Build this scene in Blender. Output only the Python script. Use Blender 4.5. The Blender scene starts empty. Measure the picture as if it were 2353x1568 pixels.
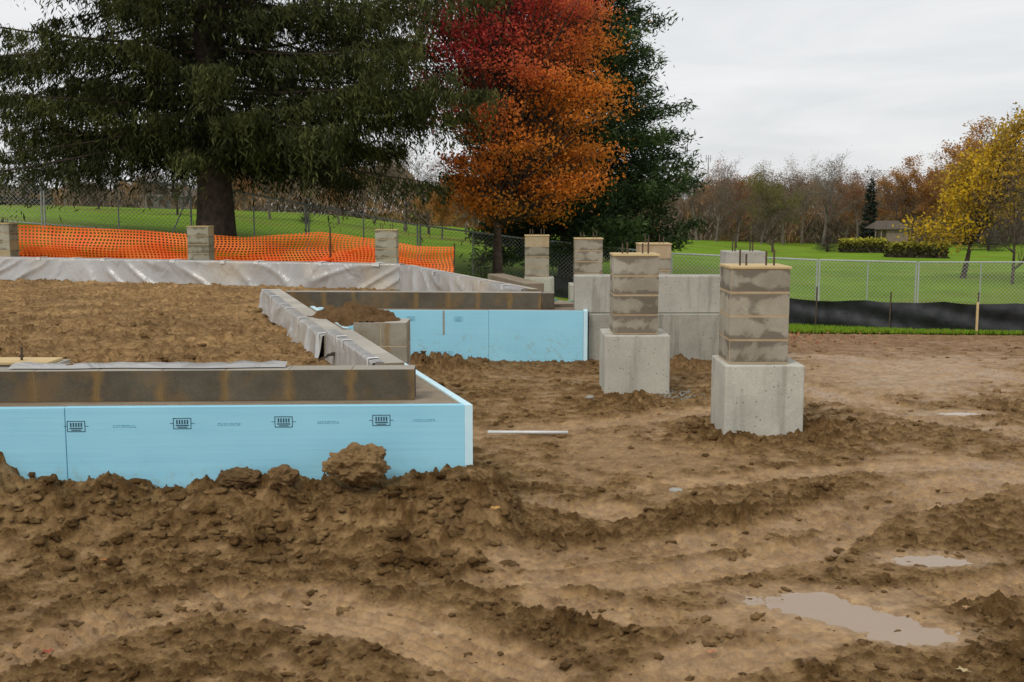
import bpy, math, random, bmesh
import numpy as np
from mathutils import Vector, Quaternion, noise as mnoise
random.seed(7); rng=np.random.default_rng(7)
SC=bpy.context.scene; C=SC.collection
F=2600.; CX=1176.; CY=784.; CAMZ=1.95; PITCH=math.atan(314/2600); cp=math.cos(PITCH); sp=math.sin(PITCH)
def ray(px,py):
    a=(px-CX)/F; b=(py-CY)/F
    return a, cp-b*sp, -sp-b*cp
def at(px,py,Y):
    d=ray(px,py); t=Y/d[1]; return Vector((d[0]*t,Y,CAMZ+d[2]*t))
def onz(px,py,z):
    d=ray(px,py); t=(z-CAMZ)/d[2]; return Vector((d[0]*t,d[1]*t,z))
def XY(px,Y,py=600): return at(px,py,Y).x
# ---------- object helpers
def tag(o,label=None,cat=None,group=None,kind=None):
    if label: o['label']=label
    if cat: o['category']=cat
    if group: o['group']=group
    if kind: o['kind']=kind
    return o
def empty(name,loc,label,cat,group=None):
    o=bpy.data.objects.new(name,None); o.location=loc; C.objects.link(o); o.empty_display_size=.2
    o['wl']=[float(v) for v in loc]
    return tag(o,label,cat,group)
def wl(o):
    return np.array(o['wl']) if (o is not None and 'wl' in o) else np.zeros(3)
def mk(name,V,Fc,mat,parent=None,col=None,uv=None,smooth=False,bevel=0,origin=None):
    V=np.asarray(V,dtype=np.float64).reshape(-1,3)
    if parent is not None: off=wl(parent)
    elif origin is not None: off=np.array(origin,dtype=float)
    else: off=np.zeros(3)
    V=V-off
    me=bpy.data.meshes.new(name)
    if isinstance(Fc,np.ndarray):
        n,k=Fc.shape
        me.vertices.add(len(V)); me.vertices.foreach_set('co',V.astype(np.float32).ravel())
        me.loops.add(n*k); me.loops.foreach_set('vertex_index',Fc.astype(np.int32).ravel())
        me.polygons.add(n); me.polygons.foreach_set('loop_start',np.arange(0,n*k,k,dtype=np.int32))
        me.polygons.foreach_set('loop_total',np.full(n,k,dtype=np.int32))
        me.update(calc_edges=True)
    else:
        me.from_pydata(V.tolist(),[],Fc); me.update(calc_edges=True); me.validate()
    if col is not None:
        c=np.ones((len(V),4),dtype=np.float32); c[:,:3]=np.asarray(col).reshape(-1,3)
        a=me.color_attributes.new('Col','FLOAT_COLOR','POINT'); a.data.foreach_set('color',c.ravel())
    if uv is not None:
        uv=np.asarray(uv,dtype=np.float32).reshape(-1,2)
        l=me.uv_layers.new(name='UVMap'); idx=np.empty(len(me.loops),dtype=np.int32); me.loops.foreach_get('vertex_index',idx)
        l.data.foreach_set('uv',uv[idx].ravel())
    if smooth: me.polygons.foreach_set('use_smooth',np.ones(len(me.polygons),dtype=bool))
    me.materials.append(mat)
    o=bpy.data.objects.new(name,me); C.objects.link(o)
    if parent is not None:
        o.parent=parent
        o['wl']=[float(v) for v in off]
    elif origin is not None:
        o.location=origin; o['wl']=[float(v) for v in origin]
    if bevel:
        b=o.modifiers.new('bevel','BEVEL'); b.width=bevel; b.segments=2; b.limit_method='ANGLE'
    return o
def gridq(r,c):
    idx=np.arange(r*c).reshape(r,c); return np.stack([idx[:-1,:-1],idx[:-1,1:],idx[1:,1:],idx[1:,:-1]],-1).reshape(-1,4)
class Fr:
    def __init__(s,A,B):
        s.A=Vector((A[0],A[1],0)); d=Vector((B[0]-A[0],B[1]-A[1],0)); s.L=d.length; s.d=d.normalized(); s.n=Vector((-s.d.y,s.d.x,0))
    def __call__(s,x,y,z): p=s.A+s.d*x+s.n*y; return (p.x,p.y,z)
ID=Fr((0,0),(1,0))
class MB:
    def __init__(s): s.v=[];s.f=[];s.c=[];s.u=[]
    def box(s,fr,x0,x1,y0,y1,z0,z1,col=(1,1,1),v01=None):
        b=len(s.v)
        for i,z in enumerate((z0,z1)):
            for x,y in ((x0,y0),(x1,y0),(x1,y1),(x0,y1)):
                s.v.append(fr(x,y,z)); s.c.append(col); s.u.append((x+y,z if v01 is None else v01[i]))
        s.f+=[(b,b+3,b+2,b+1),(b+4,b+5,b+6,b+7),(b,b+1,b+5,b+4),(b+1,b+2,b+6,b+5),(b+2,b+3,b+7,b+6),(b+3,b,b+4,b+7)]
        return s
    def prism(s,pts,z0,z1,col=(1,1,1)):
        b=len(s.v); n=len(pts)
        for z in (z0,z1):
            for i,p in enumerate(pts): s.v.append((p[0],p[1],z)); s.c.append(col); s.u.append((p[0]+p[1],z))
        s.f.append(tuple(b+i for i in reversed(range(n)))); s.f.append(tuple(b+n+i for i in range(n)))
        for i in range(n):
            j=(i+1)%n; s.f.append((b+i,b+j,b+n+j,b+n+i))
        return s
    def tube(s,p,q,r,r2=None,n=8,col=(1,1,1)):
        p=Vector(p);q=Vector(q);r2=r if r2 is None else r2
        d=(q-p).normalized(); a=d.orthogonal().normalized(); c=d.cross(a); b=len(s.v)
        for P,R in ((p,r),(q,r2)):
            for i in range(n):
                t=2*math.pi*i/n; w=P+(a*math.cos(t)+c*math.sin(t))*R; s.v.append(tuple(w)); s.c.append(col); s.u.append((i/n,0))
        for i in range(n):
            j=(i+1)%n; s.f.append((b+i,b+j,b+n+j,b+n+i))
        s.f.append(tuple(b+i for i in reversed(range(n)))); s.f.append(tuple(b+n+i for i in range(n)))
        return s
    def path(s,pts,r,n=6):
        for a,b in zip(pts[:-1],pts[1:]): s.tube(a,b,r,n=n)
        return s
    def build(s,name,mat,parent=None,bevel=0,smooth=False,origin=None):
        return mk(name,s.v,s.f,mat,parent,col=s.c,uv=s.u,bevel=bevel,smooth=smooth,origin=origin)
# ---------- noise (numpy)
_P=np.random.default_rng(3).permutation(4096)
def hsh(i,j,s=0): return _P[(_P[(_P[(i+s*131)&4095]+j)&4095]+s*17)&4095]
def perlin(x,y,s=0):
    xi=np.floor(x).astype(int); yi=np.floor(y).astype(int); xf=x-xi; yf=y-yi
    u=xf*xf*xf*(xf*(xf*6-15)+10); v=yf*yf*yf*(yf*(yf*6-15)+10)
    def g(i,j,fx,fy):
        a=hsh(i,j,s)*(2*np.pi/4096); return np.cos(a)*fx+np.sin(a)*fy
    a=g(xi,yi,xf,yf); b=g(xi+1,yi,xf-1,yf); c=g(xi,yi+1,xf,yf-1); d=g(xi+1,yi+1,xf-1,yf-1)
    return 1.5*((a*(1-u)+b*u)*(1-v)+(c*(1-u)+d*u)*v)
def fbm(x,y,o=4,s=0):
    r=0;a=1;t=0
    for k in range(o): r=r+a*perlin(x*2**k,y*2**k,s+k); t+=a; a*=.5
    return r/t
def ridge(x,y,o=4,s=0,g=.55):
    r=0;a=1;t=0
    for k in range(o): r=r+a*(1-2*np.abs(perlin(x*2**k,y*2**k,s+k))); t+=a; a*=g
    return r/t
def domes(x,y,sc,s=0,keep=.65,tilt=0):
    X=x/sc;Y=y/sc; xi=np.floor(X).astype(int); yi=np.floor(Y).astype(int); out=np.zeros_like(X)
    for dx in (-1,0,1):
        for dy in (-1,0,1):
            i=xi+dx;j=yi+dy; h1=hsh(i,j,s)/4096.; h2=hsh(i,j,s+5)/4096.; h3=hsh(i,j,s+9)/4096.; h4=hsh(i,j,s+13)/4096.
            r=.3+.5*h3; ex=X-i-h1; ey=Y-j-h2
            c_=np.cos(h4*40); s_=np.sin(h4*40); ax=(ex*c_+ey*s_); ay=(-ex*s_+ey*c_)*(1+.8*h2)
            d2=(np.maximum(np.abs(ax),np.abs(ay))*.45+np.sqrt(ax*ax+ay*ay)*.62)**2/(r*r)
            v=np.sqrt(np.clip(1-d2,0,1))*r*(1+tilt*(ex*np.cos(h1*30)+ey*np.sin(h1*30)))*(h4<keep)
            out=np.maximum(out,v)
    return out
def sst(a,b,x):
    t=np.clip((x-a)/(b-a),0,1); return t*t*(3-2*t)
# ---------- terrain
COLS=np.array([-1500,0,500,700,1000,1200,1540,1880,2352,4000.]); ROWS=np.array([0,14,20,27,33,45,60,100,160,600.])
TZ=np.array([[0]*10,[0]*10,[.15,.15,.1,.1,0,-.1,-.2,-.3,-.33,-.35],[.6,.6,.5,.3,0,-.25,-.5,-.7,-.75,-.8],
[1.6,1.5,1.0,.55,-.1,-.45,-.88,-1.07,-1.14,-1.2],[1.8,1.75,1.35,.95,.15,-.2,-.65,-1.0,-1.0,-1.1],
[2.0,1.9,1.62,1.3,.33,-.05,-.5,-1.2,-1.3,-1.4],[1.9,1.9,1.4,1.2,0,-.6,-1.2,-1.9,-1.9,-2],
[1,1,.6,.2,-1,-2,-3,-3.2,-3.2,-3.2],[-4]*10])
def h0(x,y):
    x=np.asarray(x,dtype=float); y=np.asarray(y,dtype=float)
    yy=np.clip(y,5,599); c=np.clip(CX+F*x/yy,-1499,3999)
    i=np.clip(np.searchsorted(COLS,c)-1,0,8); j=np.clip(np.searchsorted(ROWS,yy)-1,0,8)
    s=(c-COLS[i])/(COLS[i+1]-COLS[i]); t=(yy-ROWS[j])/(ROWS[j+1]-ROWS[j]); s=s*s*(3-2*s)*.5+s*.5
    return (TZ[j,i]*(1-s)+TZ[j,i+1]*s)*(1-t)+(TZ[j+1,i]*(1-s)+TZ[j+1,i+1]*s)*t
def H(x,y): return float(h0(x,y))
# ---------- materials
def nmat(name):
    m=bpy.data.materials.new(name); m.use_nodes=True; nt=m.node_tree; b=nt.nodes['Principled BSDF']; return m,nt,b
class G:
    def __init__(s,nt): s.nt=nt
    def n(s,t,**k):
        x=s.nt.nodes.new(t)
        for a,v in k.items(): setattr(x,a,v)
        return x
    def l(s,a,b): s.nt.links.new(a,b)
    def val(s,sock,v):
        if hasattr(v,'is_linked') or hasattr(v,'links'): s.l(v,sock)
        else: sock.default_value=v
    def math(s,op,a,b=0.,c=None,clamp=False):
        x=s.n('ShaderNodeMath',operation=op,use_clamp=clamp); s.val(x.inputs[0],a); s.val(x.inputs[1],b)
        if c is not None: s.val(x.inputs[2],c)
        return x.outputs[0]
    def noise(s,vec,scale,detail=4,rough=.6,dist=0):
        x=s.n('ShaderNodeTexNoise'); x.inputs['Scale'].default_value=scale; x.inputs['Detail'].default_value=detail; x.inputs['Roughness'].default_value=rough; x.inputs['Distortion'].default_value=dist
        if vec is not None: s.l(vec,x.inputs['Vector'])
        return x.outputs['Fac']
    def ramp(s,f,a,b,clamp=True):
        x=s.n('ShaderNodeMapRange'); s.val(x.inputs[0],f); x.inputs[1].default_value=a; x.inputs[2].default_value=b; return x.outputs[0]
    def mix(s,f,a,b,mode='MIX'):
        x=s.n('ShaderNodeMix',data_type='RGBA',blend_type=mode)
        s.val(x.inputs[0],f)
        for k,v in ((6,a),(7,b)):
            if isinstance(v,tuple): x.inputs[k].default_value=(*v,1) if len(v)==3 else v
            else: s.l(v,x.inputs[k])
        return x.outputs[2]
    def geo(s): return s.n('ShaderNodeNewGeometry').outputs
    def uv(s): return s.n('ShaderNodeTexCoord').outputs['UV']
    def attr(s,name): return s.n('ShaderNodeAttribute',attribute_name=name).outputs
    def bump(s,h,strength,dist,b):
        x=s.n('ShaderNodeBump'); x.inputs['Strength'].default_value=strength; x.inputs['Distance'].default_value=dist; s.l(h,x.inputs['Height']); s.l(x.outputs[0],b.inputs['Normal'])
def simple(name,c1,c2,scale=8,rough=.8,bump=.3,bd=.01,bs=None,attr=False,metal=0,spec=.3):
    m,nt,b=nmat(name); g=G(nt); pos=g.geo()['Position']
    f=g.ramp(g.noise(pos,scale,5),.3,.7); c=g.mix(f,c1,c2)
    if attr: c=g.mix(1.,c,g.attr('Col')['Color'],'MULTIPLY')
    g.l(c,b.inputs['Base Color']); b.inputs['Roughness'].default_value=rough; b.inputs['Metallic'].default_value=metal; b.inputs['Specular IOR Level'].default_value=spec
    if bump: g.bump(g.noise(pos,bs or scale*4,6,.7),bump,bd,b)
    return m
def leafm(name,rough=.8,trans=.25,sp=.15):
    m,nt,b=nmat(name); g=G(nt); c=g.attr('Col')['Color']; g.l(c,b.inputs['Base Color']); b.inputs['Roughness'].default_value=rough; b.inputs['Specular IOR Level'].default_value=sp
    if trans:
        t=g.n('ShaderNodeBsdfTranslucent'); g.l(c,t.inputs[0]); mx=g.n('ShaderNodeMixShader'); mx.inputs[0].default_value=trans
        g.l(b.outputs[0],mx.inputs[1]); g.l(t.outputs[0],mx.inputs[2]); g.l(mx.outputs[0],nt.nodes['Material Output'].inputs[0])
    return m
LEAF=leafm('foliage',trans=0); LEAFM=leafm('autumn_foliage',.7,.5)
def concrete(name,c1,c2,dark=.5,attr=True):
    m,nt,b=nmat(name); g=G(nt); pos=g.geo()['Position']
    n1=g.ramp(g.noise(pos,2.2,6,.65),.32,.68); c=g.mix(n1,c1,c2)
    n2=g.ramp(g.noise(pos,55,3,.6),.35,.7); c=g.mix(g.math('MULTIPLY',n2,.25),c,(c1[0]*.5,c1[1]*.5,c1[2]*.5))
    v=g.n('ShaderNodeTexVoronoi'); v.inputs['Scale'].default_value=22; g.l(pos,v.inputs['Vector'])
    hole=g.math('MULTIPLY',g.math('LESS_THAN',v.outputs['Distance'],.13),g.math('GREATER_THAN',g.noise(pos,6,2),.5))
    c=g.mix(hole,c,(c1[0]*.35,c1[1]*.35,c1[2]*.33))
    mp=g.n('ShaderNodeMapping'); mp.inputs['Scale'].default_value=(9,9,.9); g.l(pos,mp.inputs[0])
    st=g.ramp(g.noise(mp.outputs[0],1,4,.6),.52,.72); c=g.mix(g.math('MULTIPLY',st,dark),c,(.16,.14,.11))
    if attr: c=g.mix(1.,c,g.attr('Col')['Color'],'MULTIPLY')
    g.l(c,b.inputs['Base Color']); b.inputs['Roughness'].default_value=.85; b.inputs['Specular IOR Level'].default_value=.25
    g.bump(g.math('SUBTRACT',g.noise(pos,60,5,.7),hole),.5,.006,b); return m
CONC=concrete('cast_concrete',(.44,.425,.365),(.60,.58,.50),.45)
CONC2=concrete('weathered_concrete',(.34,.325,.28),(.49,.47,.41),.65)
DCONC=concrete('muddy_concrete',(.22,.165,.11),(.32,.27,.20),.5)
def blockm(name,base,light,top=(.42,.39,.34),js=.8):
    m,nt,b=nmat(name); g=G(nt); ge=g.geo(); pos=ge['Position']
    n1=g.ramp(g.noise(pos,3.2,5,.65),.35,.65); c=g.mix(n1,base,light)
    n2=g.ramp(g.noise(pos,120,2,.5),.35,.7); c=g.mix(g.math('MULTIPLY',n2,.35),c,(base[0]*.45,base[1]*.45,base[2]*.45))
    u=g.n('ShaderNodeSeparateXYZ'); g.l(g.uv(),u.inputs[0])
    nx=g.math('MULTIPLY',g.math('SUBTRACT',g.noise(pos,9,5,.7),.5),.13)
    x=g.math('ADD',u.outputs[0],nx)
    t=g.math('ABSOLUTE',g.math('SUBTRACT',g.math('FRACT',g.math('DIVIDE',x,.4)),.5))
    j=g.math('MULTIPLY',g.ramp(t,.38,.50),g.ramp(g.noise(pos,2.1,2),.25,.55)); j=g.math('MULTIPLY',j,js); c=g.mix(j,c,(.27,.165,.06))
    big=g.math('MULTIPLY',g.ramp(g.noise(pos,2.6,5,.65),.50,.62),.55); c=g.mix(big,c,(.21,.135,.06))
    s=g.n('ShaderNodeSeparateXYZ'); g.l(ge['Normal'],s.inputs[0])
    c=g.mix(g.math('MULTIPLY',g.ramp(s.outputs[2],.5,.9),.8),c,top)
    c=g.mix(1.,c,g.attr('Col')['Color'],'MULTIPLY')
    g.l(c,b.inputs['Base Color']); b.inputs['Roughness'].default_value=.9; b.inputs['Specular IOR Level'].default_value=.15
    g.bump(g.noise(pos,110,5,.75),.7,.006,b); return m
BROW=blockm('wet_block_row',(.10,.085,.064),(.155,.132,.10)); BWALL=blockm('tan_block',(.28,.24,.18),(.42,.38,.31),(.46,.43,.38))
MORT=simple('tan_mortar',(.40,.28,.15),(.47,.38,.26),9,.9,.5,.006); MORTD=simple('dark_mortar',(.15,.115,.07),(.26,.165,.065),9,.9,.5,.006)
WOOD=simple('raw_plywood',(.52,.38,.18),(.62,.47,.25),6,.75,.2,.003,30)
STEEL=simple('rusty_steel',(.06,.045,.035),(.13,.085,.05),30,.6,.2,.002,metal=.3)
GALV=simple('galvanised_pipe',(.36,.37,.375),(.47,.48,.48),10,.6,.1,.002,metal=.1,spec=.4)
WHITE=simple('white_plastic',(.75,.76,.76),(.62,.62,.6),15,.5,.1,.002)
def foamm():
    m,nt,b=nmat('blue_foam_board'); g=G(nt); pos=g.geo()['Position']
    c=g.mix(g.ramp(g.noise(pos,1.5,3),.3,.7),(.28,.62,.79),(.325,.68,.85))
    mp=g.n('ShaderNodeMapping'); mp.inputs['Scale'].default_value=(.7,.7,42); g.l(pos,mp.inputs[0])
    ln=g.ramp(g.noise(mp.outputs[0],1,3,.5),.35,.65); c=g.mix(g.math('MULTIPLY',ln,.25),c,(.39,.75,.89))
    sx=g.n('ShaderNodeSeparateXYZ'); g.l(pos,sx.inputs[0])
    low=g.math('MULTIPLY',g.ramp(g.noise(pos,14,5,.7),.52,.66),g.ramp(sx.outputs[2],.40,.28)); c=g.mix(g.math('MULTIPLY',low,.35),c,(.30,.34,.28))
    g.l(c,b.inputs['Base Color']); b.inputs['Roughness'].default_value=.55; b.inputs['Specular IOR Level'].default_value=.3
    g.bump(g.noise(mp.outputs[0],1,4),.25,.004,b); return m
FOAM=foamm(); FOAML=simple('pale_foam_edge',(.53,.78,.88),(.64,.86,.93),10,.6,.1,.002); INK=simple('faded_black_ink',(.03,.07,.10),(.05,.10,.14),40,.7,0)
INK2=simple('pale_grey_ink',(.15,.37,.47),(.18,.43,.54),40,.7,0)
def plasticm():
    m,nt,b=nmat('clear_plastic_film'); g=G(nt); pos=g.geo()['Position']
    f=g.ramp(g.noise(pos,1.0,3,.5,.6),.3,.7); c=g.mix(f,(.33,.325,.315),(.44,.435,.425))
    c=g.mix(g.math('MULTIPLY',g.ramp(g.noise(pos,.6,3),.56,.7),.8),c,(.46,.40,.31))
    g.l(c,b.inputs['Base Color']); b.inputs['Roughness'].default_value=.30; b.inputs['Specular IOR Level'].default_value=.7
    mp=g.n('ShaderNodeMapping'); mp.inputs['Scale'].default_value=(1.4,1.4,.8); mp.inputs['Rotation'].default_value=(.3,.6,.2); g.l(pos,mp.inputs[0])
    g.bump(g.noise(mp.outputs[0],2.6,4,.5,1.2),.7,.06,b); return m
PLAS=plasticm()
BLACK=simple('black_silt_fabric',(.012,.013,.015),(.03,.032,.035),6,.55,.5,.02,10)
def netm(name,c1,c2,per,wid,diam=False,rough=.6,metal=0):
    m,nt,b=nmat(name); g=G(nt); s=g.n('ShaderNodeSeparateXYZ'); g.l(g.uv(),s.inputs[0]); x,y=s.outputs[0],s.outputs[1]
    if diam: a=g.math('ADD',x,y); y=g.math('SUBTRACT',x,y); x=a
    A=g.math('LESS_THAN',g.math('FRACT',g.math('DIVIDE',x,per)),wid); B=g.math('LESS_THAN',g.math('FRACT',g.math('DIVIDE',y,per*.8 if not diam else per)),wid)
    k=g.math('MAXIMUM',A,B)
    c=g.mix(g.ramp(g.noise(g.uv(),1.5,4),.35,.65),c1,c2); g.l(c,b.inputs['Base Color']); b.inputs['Roughness'].default_value=rough; b.inputs['Metallic'].default_value=metal
    t=g.n('ShaderNodeBsdfTransparent'); mx=g.n('ShaderNodeMixShader'); g.l(k,mx.inputs[0]); g.l(t.outputs[0],mx.inputs[1]); g.l(b.outputs[0],mx.inputs[2])
    g.l(mx.outputs[0],nt.nodes['Material Output'].inputs[0]); return m
NET=netm('orange_netting',(.98,.12,.01),(.96,.22,.022),.085,.42); LINK=netm('chain_link_mesh',(.36,.37,.37),(.42,.42,.42),.12,.10,True,.6,.1)
ORNG=simple('orange_folded_plastic',(.95,.045,.005),(.95,.16,.01),2.2,.6,.9,.08,4)
BARK=simple('rough_bark',(.045,.032,.024),(.13,.095,.075),6,.95,1.,.05,14); BARKG=simple('grey_bark',(.13,.105,.085),(.20,.17,.14),6,.95,.5,.03)
def mudm():
    m,nt,b=nmat('wet_mud'); g=G(nt); pos=g.geo()['Position']; A=g.attr('Col'); w=g.attr('wet')['Fac']
    n=g.ramp(g.noise(pos,8,10,.78),.32,.68); c=g.mix(n,(.62,.57,.51),(1.32,1.30,1.24)); c=g.mix(1.,A['Color'],c,'MULTIPLY')
    n2=g.ramp(g.noise(pos,34,6,.78),.52,.64); c=g.mix(g.math('MULTIPLY',g.math('MULTIPLY',n2,.5),g.math('SUBTRACT',1.,g.math('MULTIPLY',w,.6))),c,(.11,.060,.022))
    n3=g.ramp(g.noise(pos,70,2,.5),.66,.72); c=g.mix(g.math('MULTIPLY',n3,.25),c,(.48,.34,.18))
    g.l(c,b.inputs['Base Color']); n4=g.ramp(g.noise(pos,3.5,4,.6),.42,.62); r=g.math('SUBTRACT',.80,g.math('MULTIPLY',g.math('MULTIPLY',w,g.math('ADD',.45,g.math('MULTIPLY',n4,.55))),.54)); g.l(r,b.inputs['Roughness']); g.l(g.math('ADD',.08,g.math('MULTIPLY',w,.45)),b.inputs['Specular IOR Level'])
    h=g.math('ADD',g.noise(pos,26,8,.78),g.math('MULTIPLY',g.noise(pos,110,4,.7),.4))
    x=g.n('ShaderNodeBump'); x.inputs['Distance'].default_value=.05; g.l(g.math('SUBTRACT',1.,g.math('MULTIPLY',w,.55)),x.inputs['Strength']); g.l(h,x.inputs['Height']); g.l(x.outputs[0],b.inputs['Normal']); return m
MUD=mudm(); CLOD=MUD
def lawnm():
    m,nt,b=nmat('mown_lawn'); g=G(nt); pos=g.geo()['Position']
    c=g.mix(g.ramp(g.noise(pos,.35,4,.6),.35,.65),(.115,.205,.010),(.175,.29,.018)); c=g.mix(g.math('MULTIPLY',g.ramp(g.noise(pos,6,6,.75),.4,.7),.45),c,(.07,.135,.010))
    c=g.mix(g.math('MULTIPLY',g.ramp(g.noise(pos,.12,5,.7),.50,.66),.6),c,(.20,.165,.04))
    c=g.mix(g.math('MULTIPLY',g.ramp(g.noise(pos,3.5,2,.5),.66,.72),.5),c,(.30,.16,.06))
    g.l(c,b.inputs['Base Color']); b.inputs['Roughness'].default_value=.95; b.inputs['Specular IOR Level'].default_value=.05
    g.bump(g.noise(pos,9,6,.8),.6,.06,b); return m
LAWN=lawnm()
m,nt,b=nmat('muddy_water'); b.inputs['Base Color'].default_value=(.30,.20,.11,1); b.inputs['Roughness'].default_value=.03; b.inputs['IOR'].default_value=1.7
g=G(nt); g.bump(g.noise(g.geo()['Position'],5,3),.06,.02,b); WATER=m
# ---------- key plan points
A=Vector((XY(955,7.16,850),7.16)); B=Vector((XY(650,14.5,672),14.5))
Cc=Vector((XY(920,20.5,608),20.5)); D=Vector((XY(0,23.2,592),23.2)); E=Vector((XY(1200,14.6,665),14.6))
def lerpx(p,q,Y): return p.x+(q.x-p.x)*(Y-p.y)/(q.y-p.y)
def inside(x,y):
    dx=lerpx(A,B,y)-.11; rx=lerpx(E,Cc,y)-.1
    fy=Cc.y+(D.y-Cc.y)*(x-Cc.x)/(D.x-Cc.x)
    return ((y>7.28)&(y<=14.5)&(x<dx))|((y>14.5)&(x<rx)&(y<fy+.1))
bp=[(-400,1050),(0,1045),(60,1088),(150,1094),(210,1106),(250,1088),(290,1092),(350,1114),(440,1116),(490,1102),(540,1088),(590,1096),(620,1098),(650,1086),(685,1096),(700,1108),(780,1096),(890,1094),(960,1086),(1085,1071),(1130,1092),(1200,1165),(1300,1205)]
BX=np.array([XY(p,6.85,q) for p,q in bp]); BZ=np.array([at(p,q,6.85).z for p,q in bp]); BZ=np.append(BZ,0.); BX=np.append(BX,.7); BZ[-2]=.03
def flatproj(x,y,z=0.):
    d=y*cp-(z-CAMZ)*sp; v=y*sp+(z-CAMZ)*cp
    return CX+F*x/d, CY-F*v/d
ROUGH=[(500,1190,720,100,.30),(1100,1120,130,60,.25),(1330,1235,130,26,.6),(1630,1185,140,22,.6),(1860,1130,60,20,.7),(1270,1450,90,45,.5),(1080,1330,90,40,.3),(2230,1360,200,40,.3),(400,1380,400,60,.15),(1900,1010,80,25,.7),(1640,990,80,15,.6),(1000,830,90,20,.8),(1580,830,60,16,.8),(1280,840,140,12,.7),(2290,930,50,14,.7),(2200,1240,150,35,.3),(1700,1460,70,22,.4),(2290,1540,120,50,.4),(1890,1545,60,25,.3),
(1500,1060,350,60,-.35),(2100,860,320,55,-.55),(850,1430,210,55,-.35),(2150,1080,220,60,-.35),(1600,1290,350,30,-.35),(1250,900,150,40,-.15),(1680,1520,170,35,-.5),(1500,1350,200,30,-.3),(1350,1000,250,50,-.2),(1960,1440,220,60,-.4)]
TR=[([(2500,1075),(2150,1115),(1980,1150),(1800,1215),(1500,1262),(1180,1290)],.18,1.2),
([(2250,1120),(1990,1185),(1880,1260),(1500,1335),(1120,1330)],.15,.8),
([(-50,1520),(200,1440),(450,1392),(700,1368)],.21,2.0),
([(1260,1375),(1600,1435),(1900,1400),(2400,1330)],.16,.9),
([(1780,800),(2100,840),(2500,880)],.35,.5),([(1830,890),(2100,950),(2450,1010)],.28,.9),([(1120,1150),(1240,1160),(1400,1175)],.22,1.8),
([(620,1385),(900,1430),(1180,1540)],.25,.3),([(1080,1000),(1500,960),(1640,940)],.2,.7),([(1500,1120),(1900,1080),(2400,1060)],.16,1.2),([(1500,1575),(1680,1500),(1880,1440)],.2,.6)]
PUD=[(1840,1385,125,26),(1925,1408,110,24),(2010,1432,110,23),(2095,1460,100,21),(2140,1287,90,13),(2205,950,50,4)]
pud=[]
for k_,(px,py,rx,ry) in enumerate(PUD):
    c=onz(px,py,0); a=rx/F*c.y; bb=abs(onz(px,py-ry,0).y-onz(px,py+ry,0).y)/2; pud.append((c.x,c.y,a,bb,(-.002 if k_<4 else H(c.x,c.y)-.006)))
MOUND=[(XY(1680,9.3,1000),9.15,.3,.03),(XY(1880,9.6,1000),9.6,.26,.08),(XY(1560,13.5,820),13.6,.3,.10),(XY(1000,13.6,820),13.5,.5,.12),(XY(1450,11.3,915),11.2,.35,.04)]
p_=onz(1275,1440,0); MOUND.append((p_.x,p_.y,.14,.035)); p_=onz(1640,1195,0); MOUND.append((p_.x,p_.y,.18,.025)); p_=onz(1720,1185,0); MOUND.append((p_.x,p_.y,.18,.025))
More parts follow.
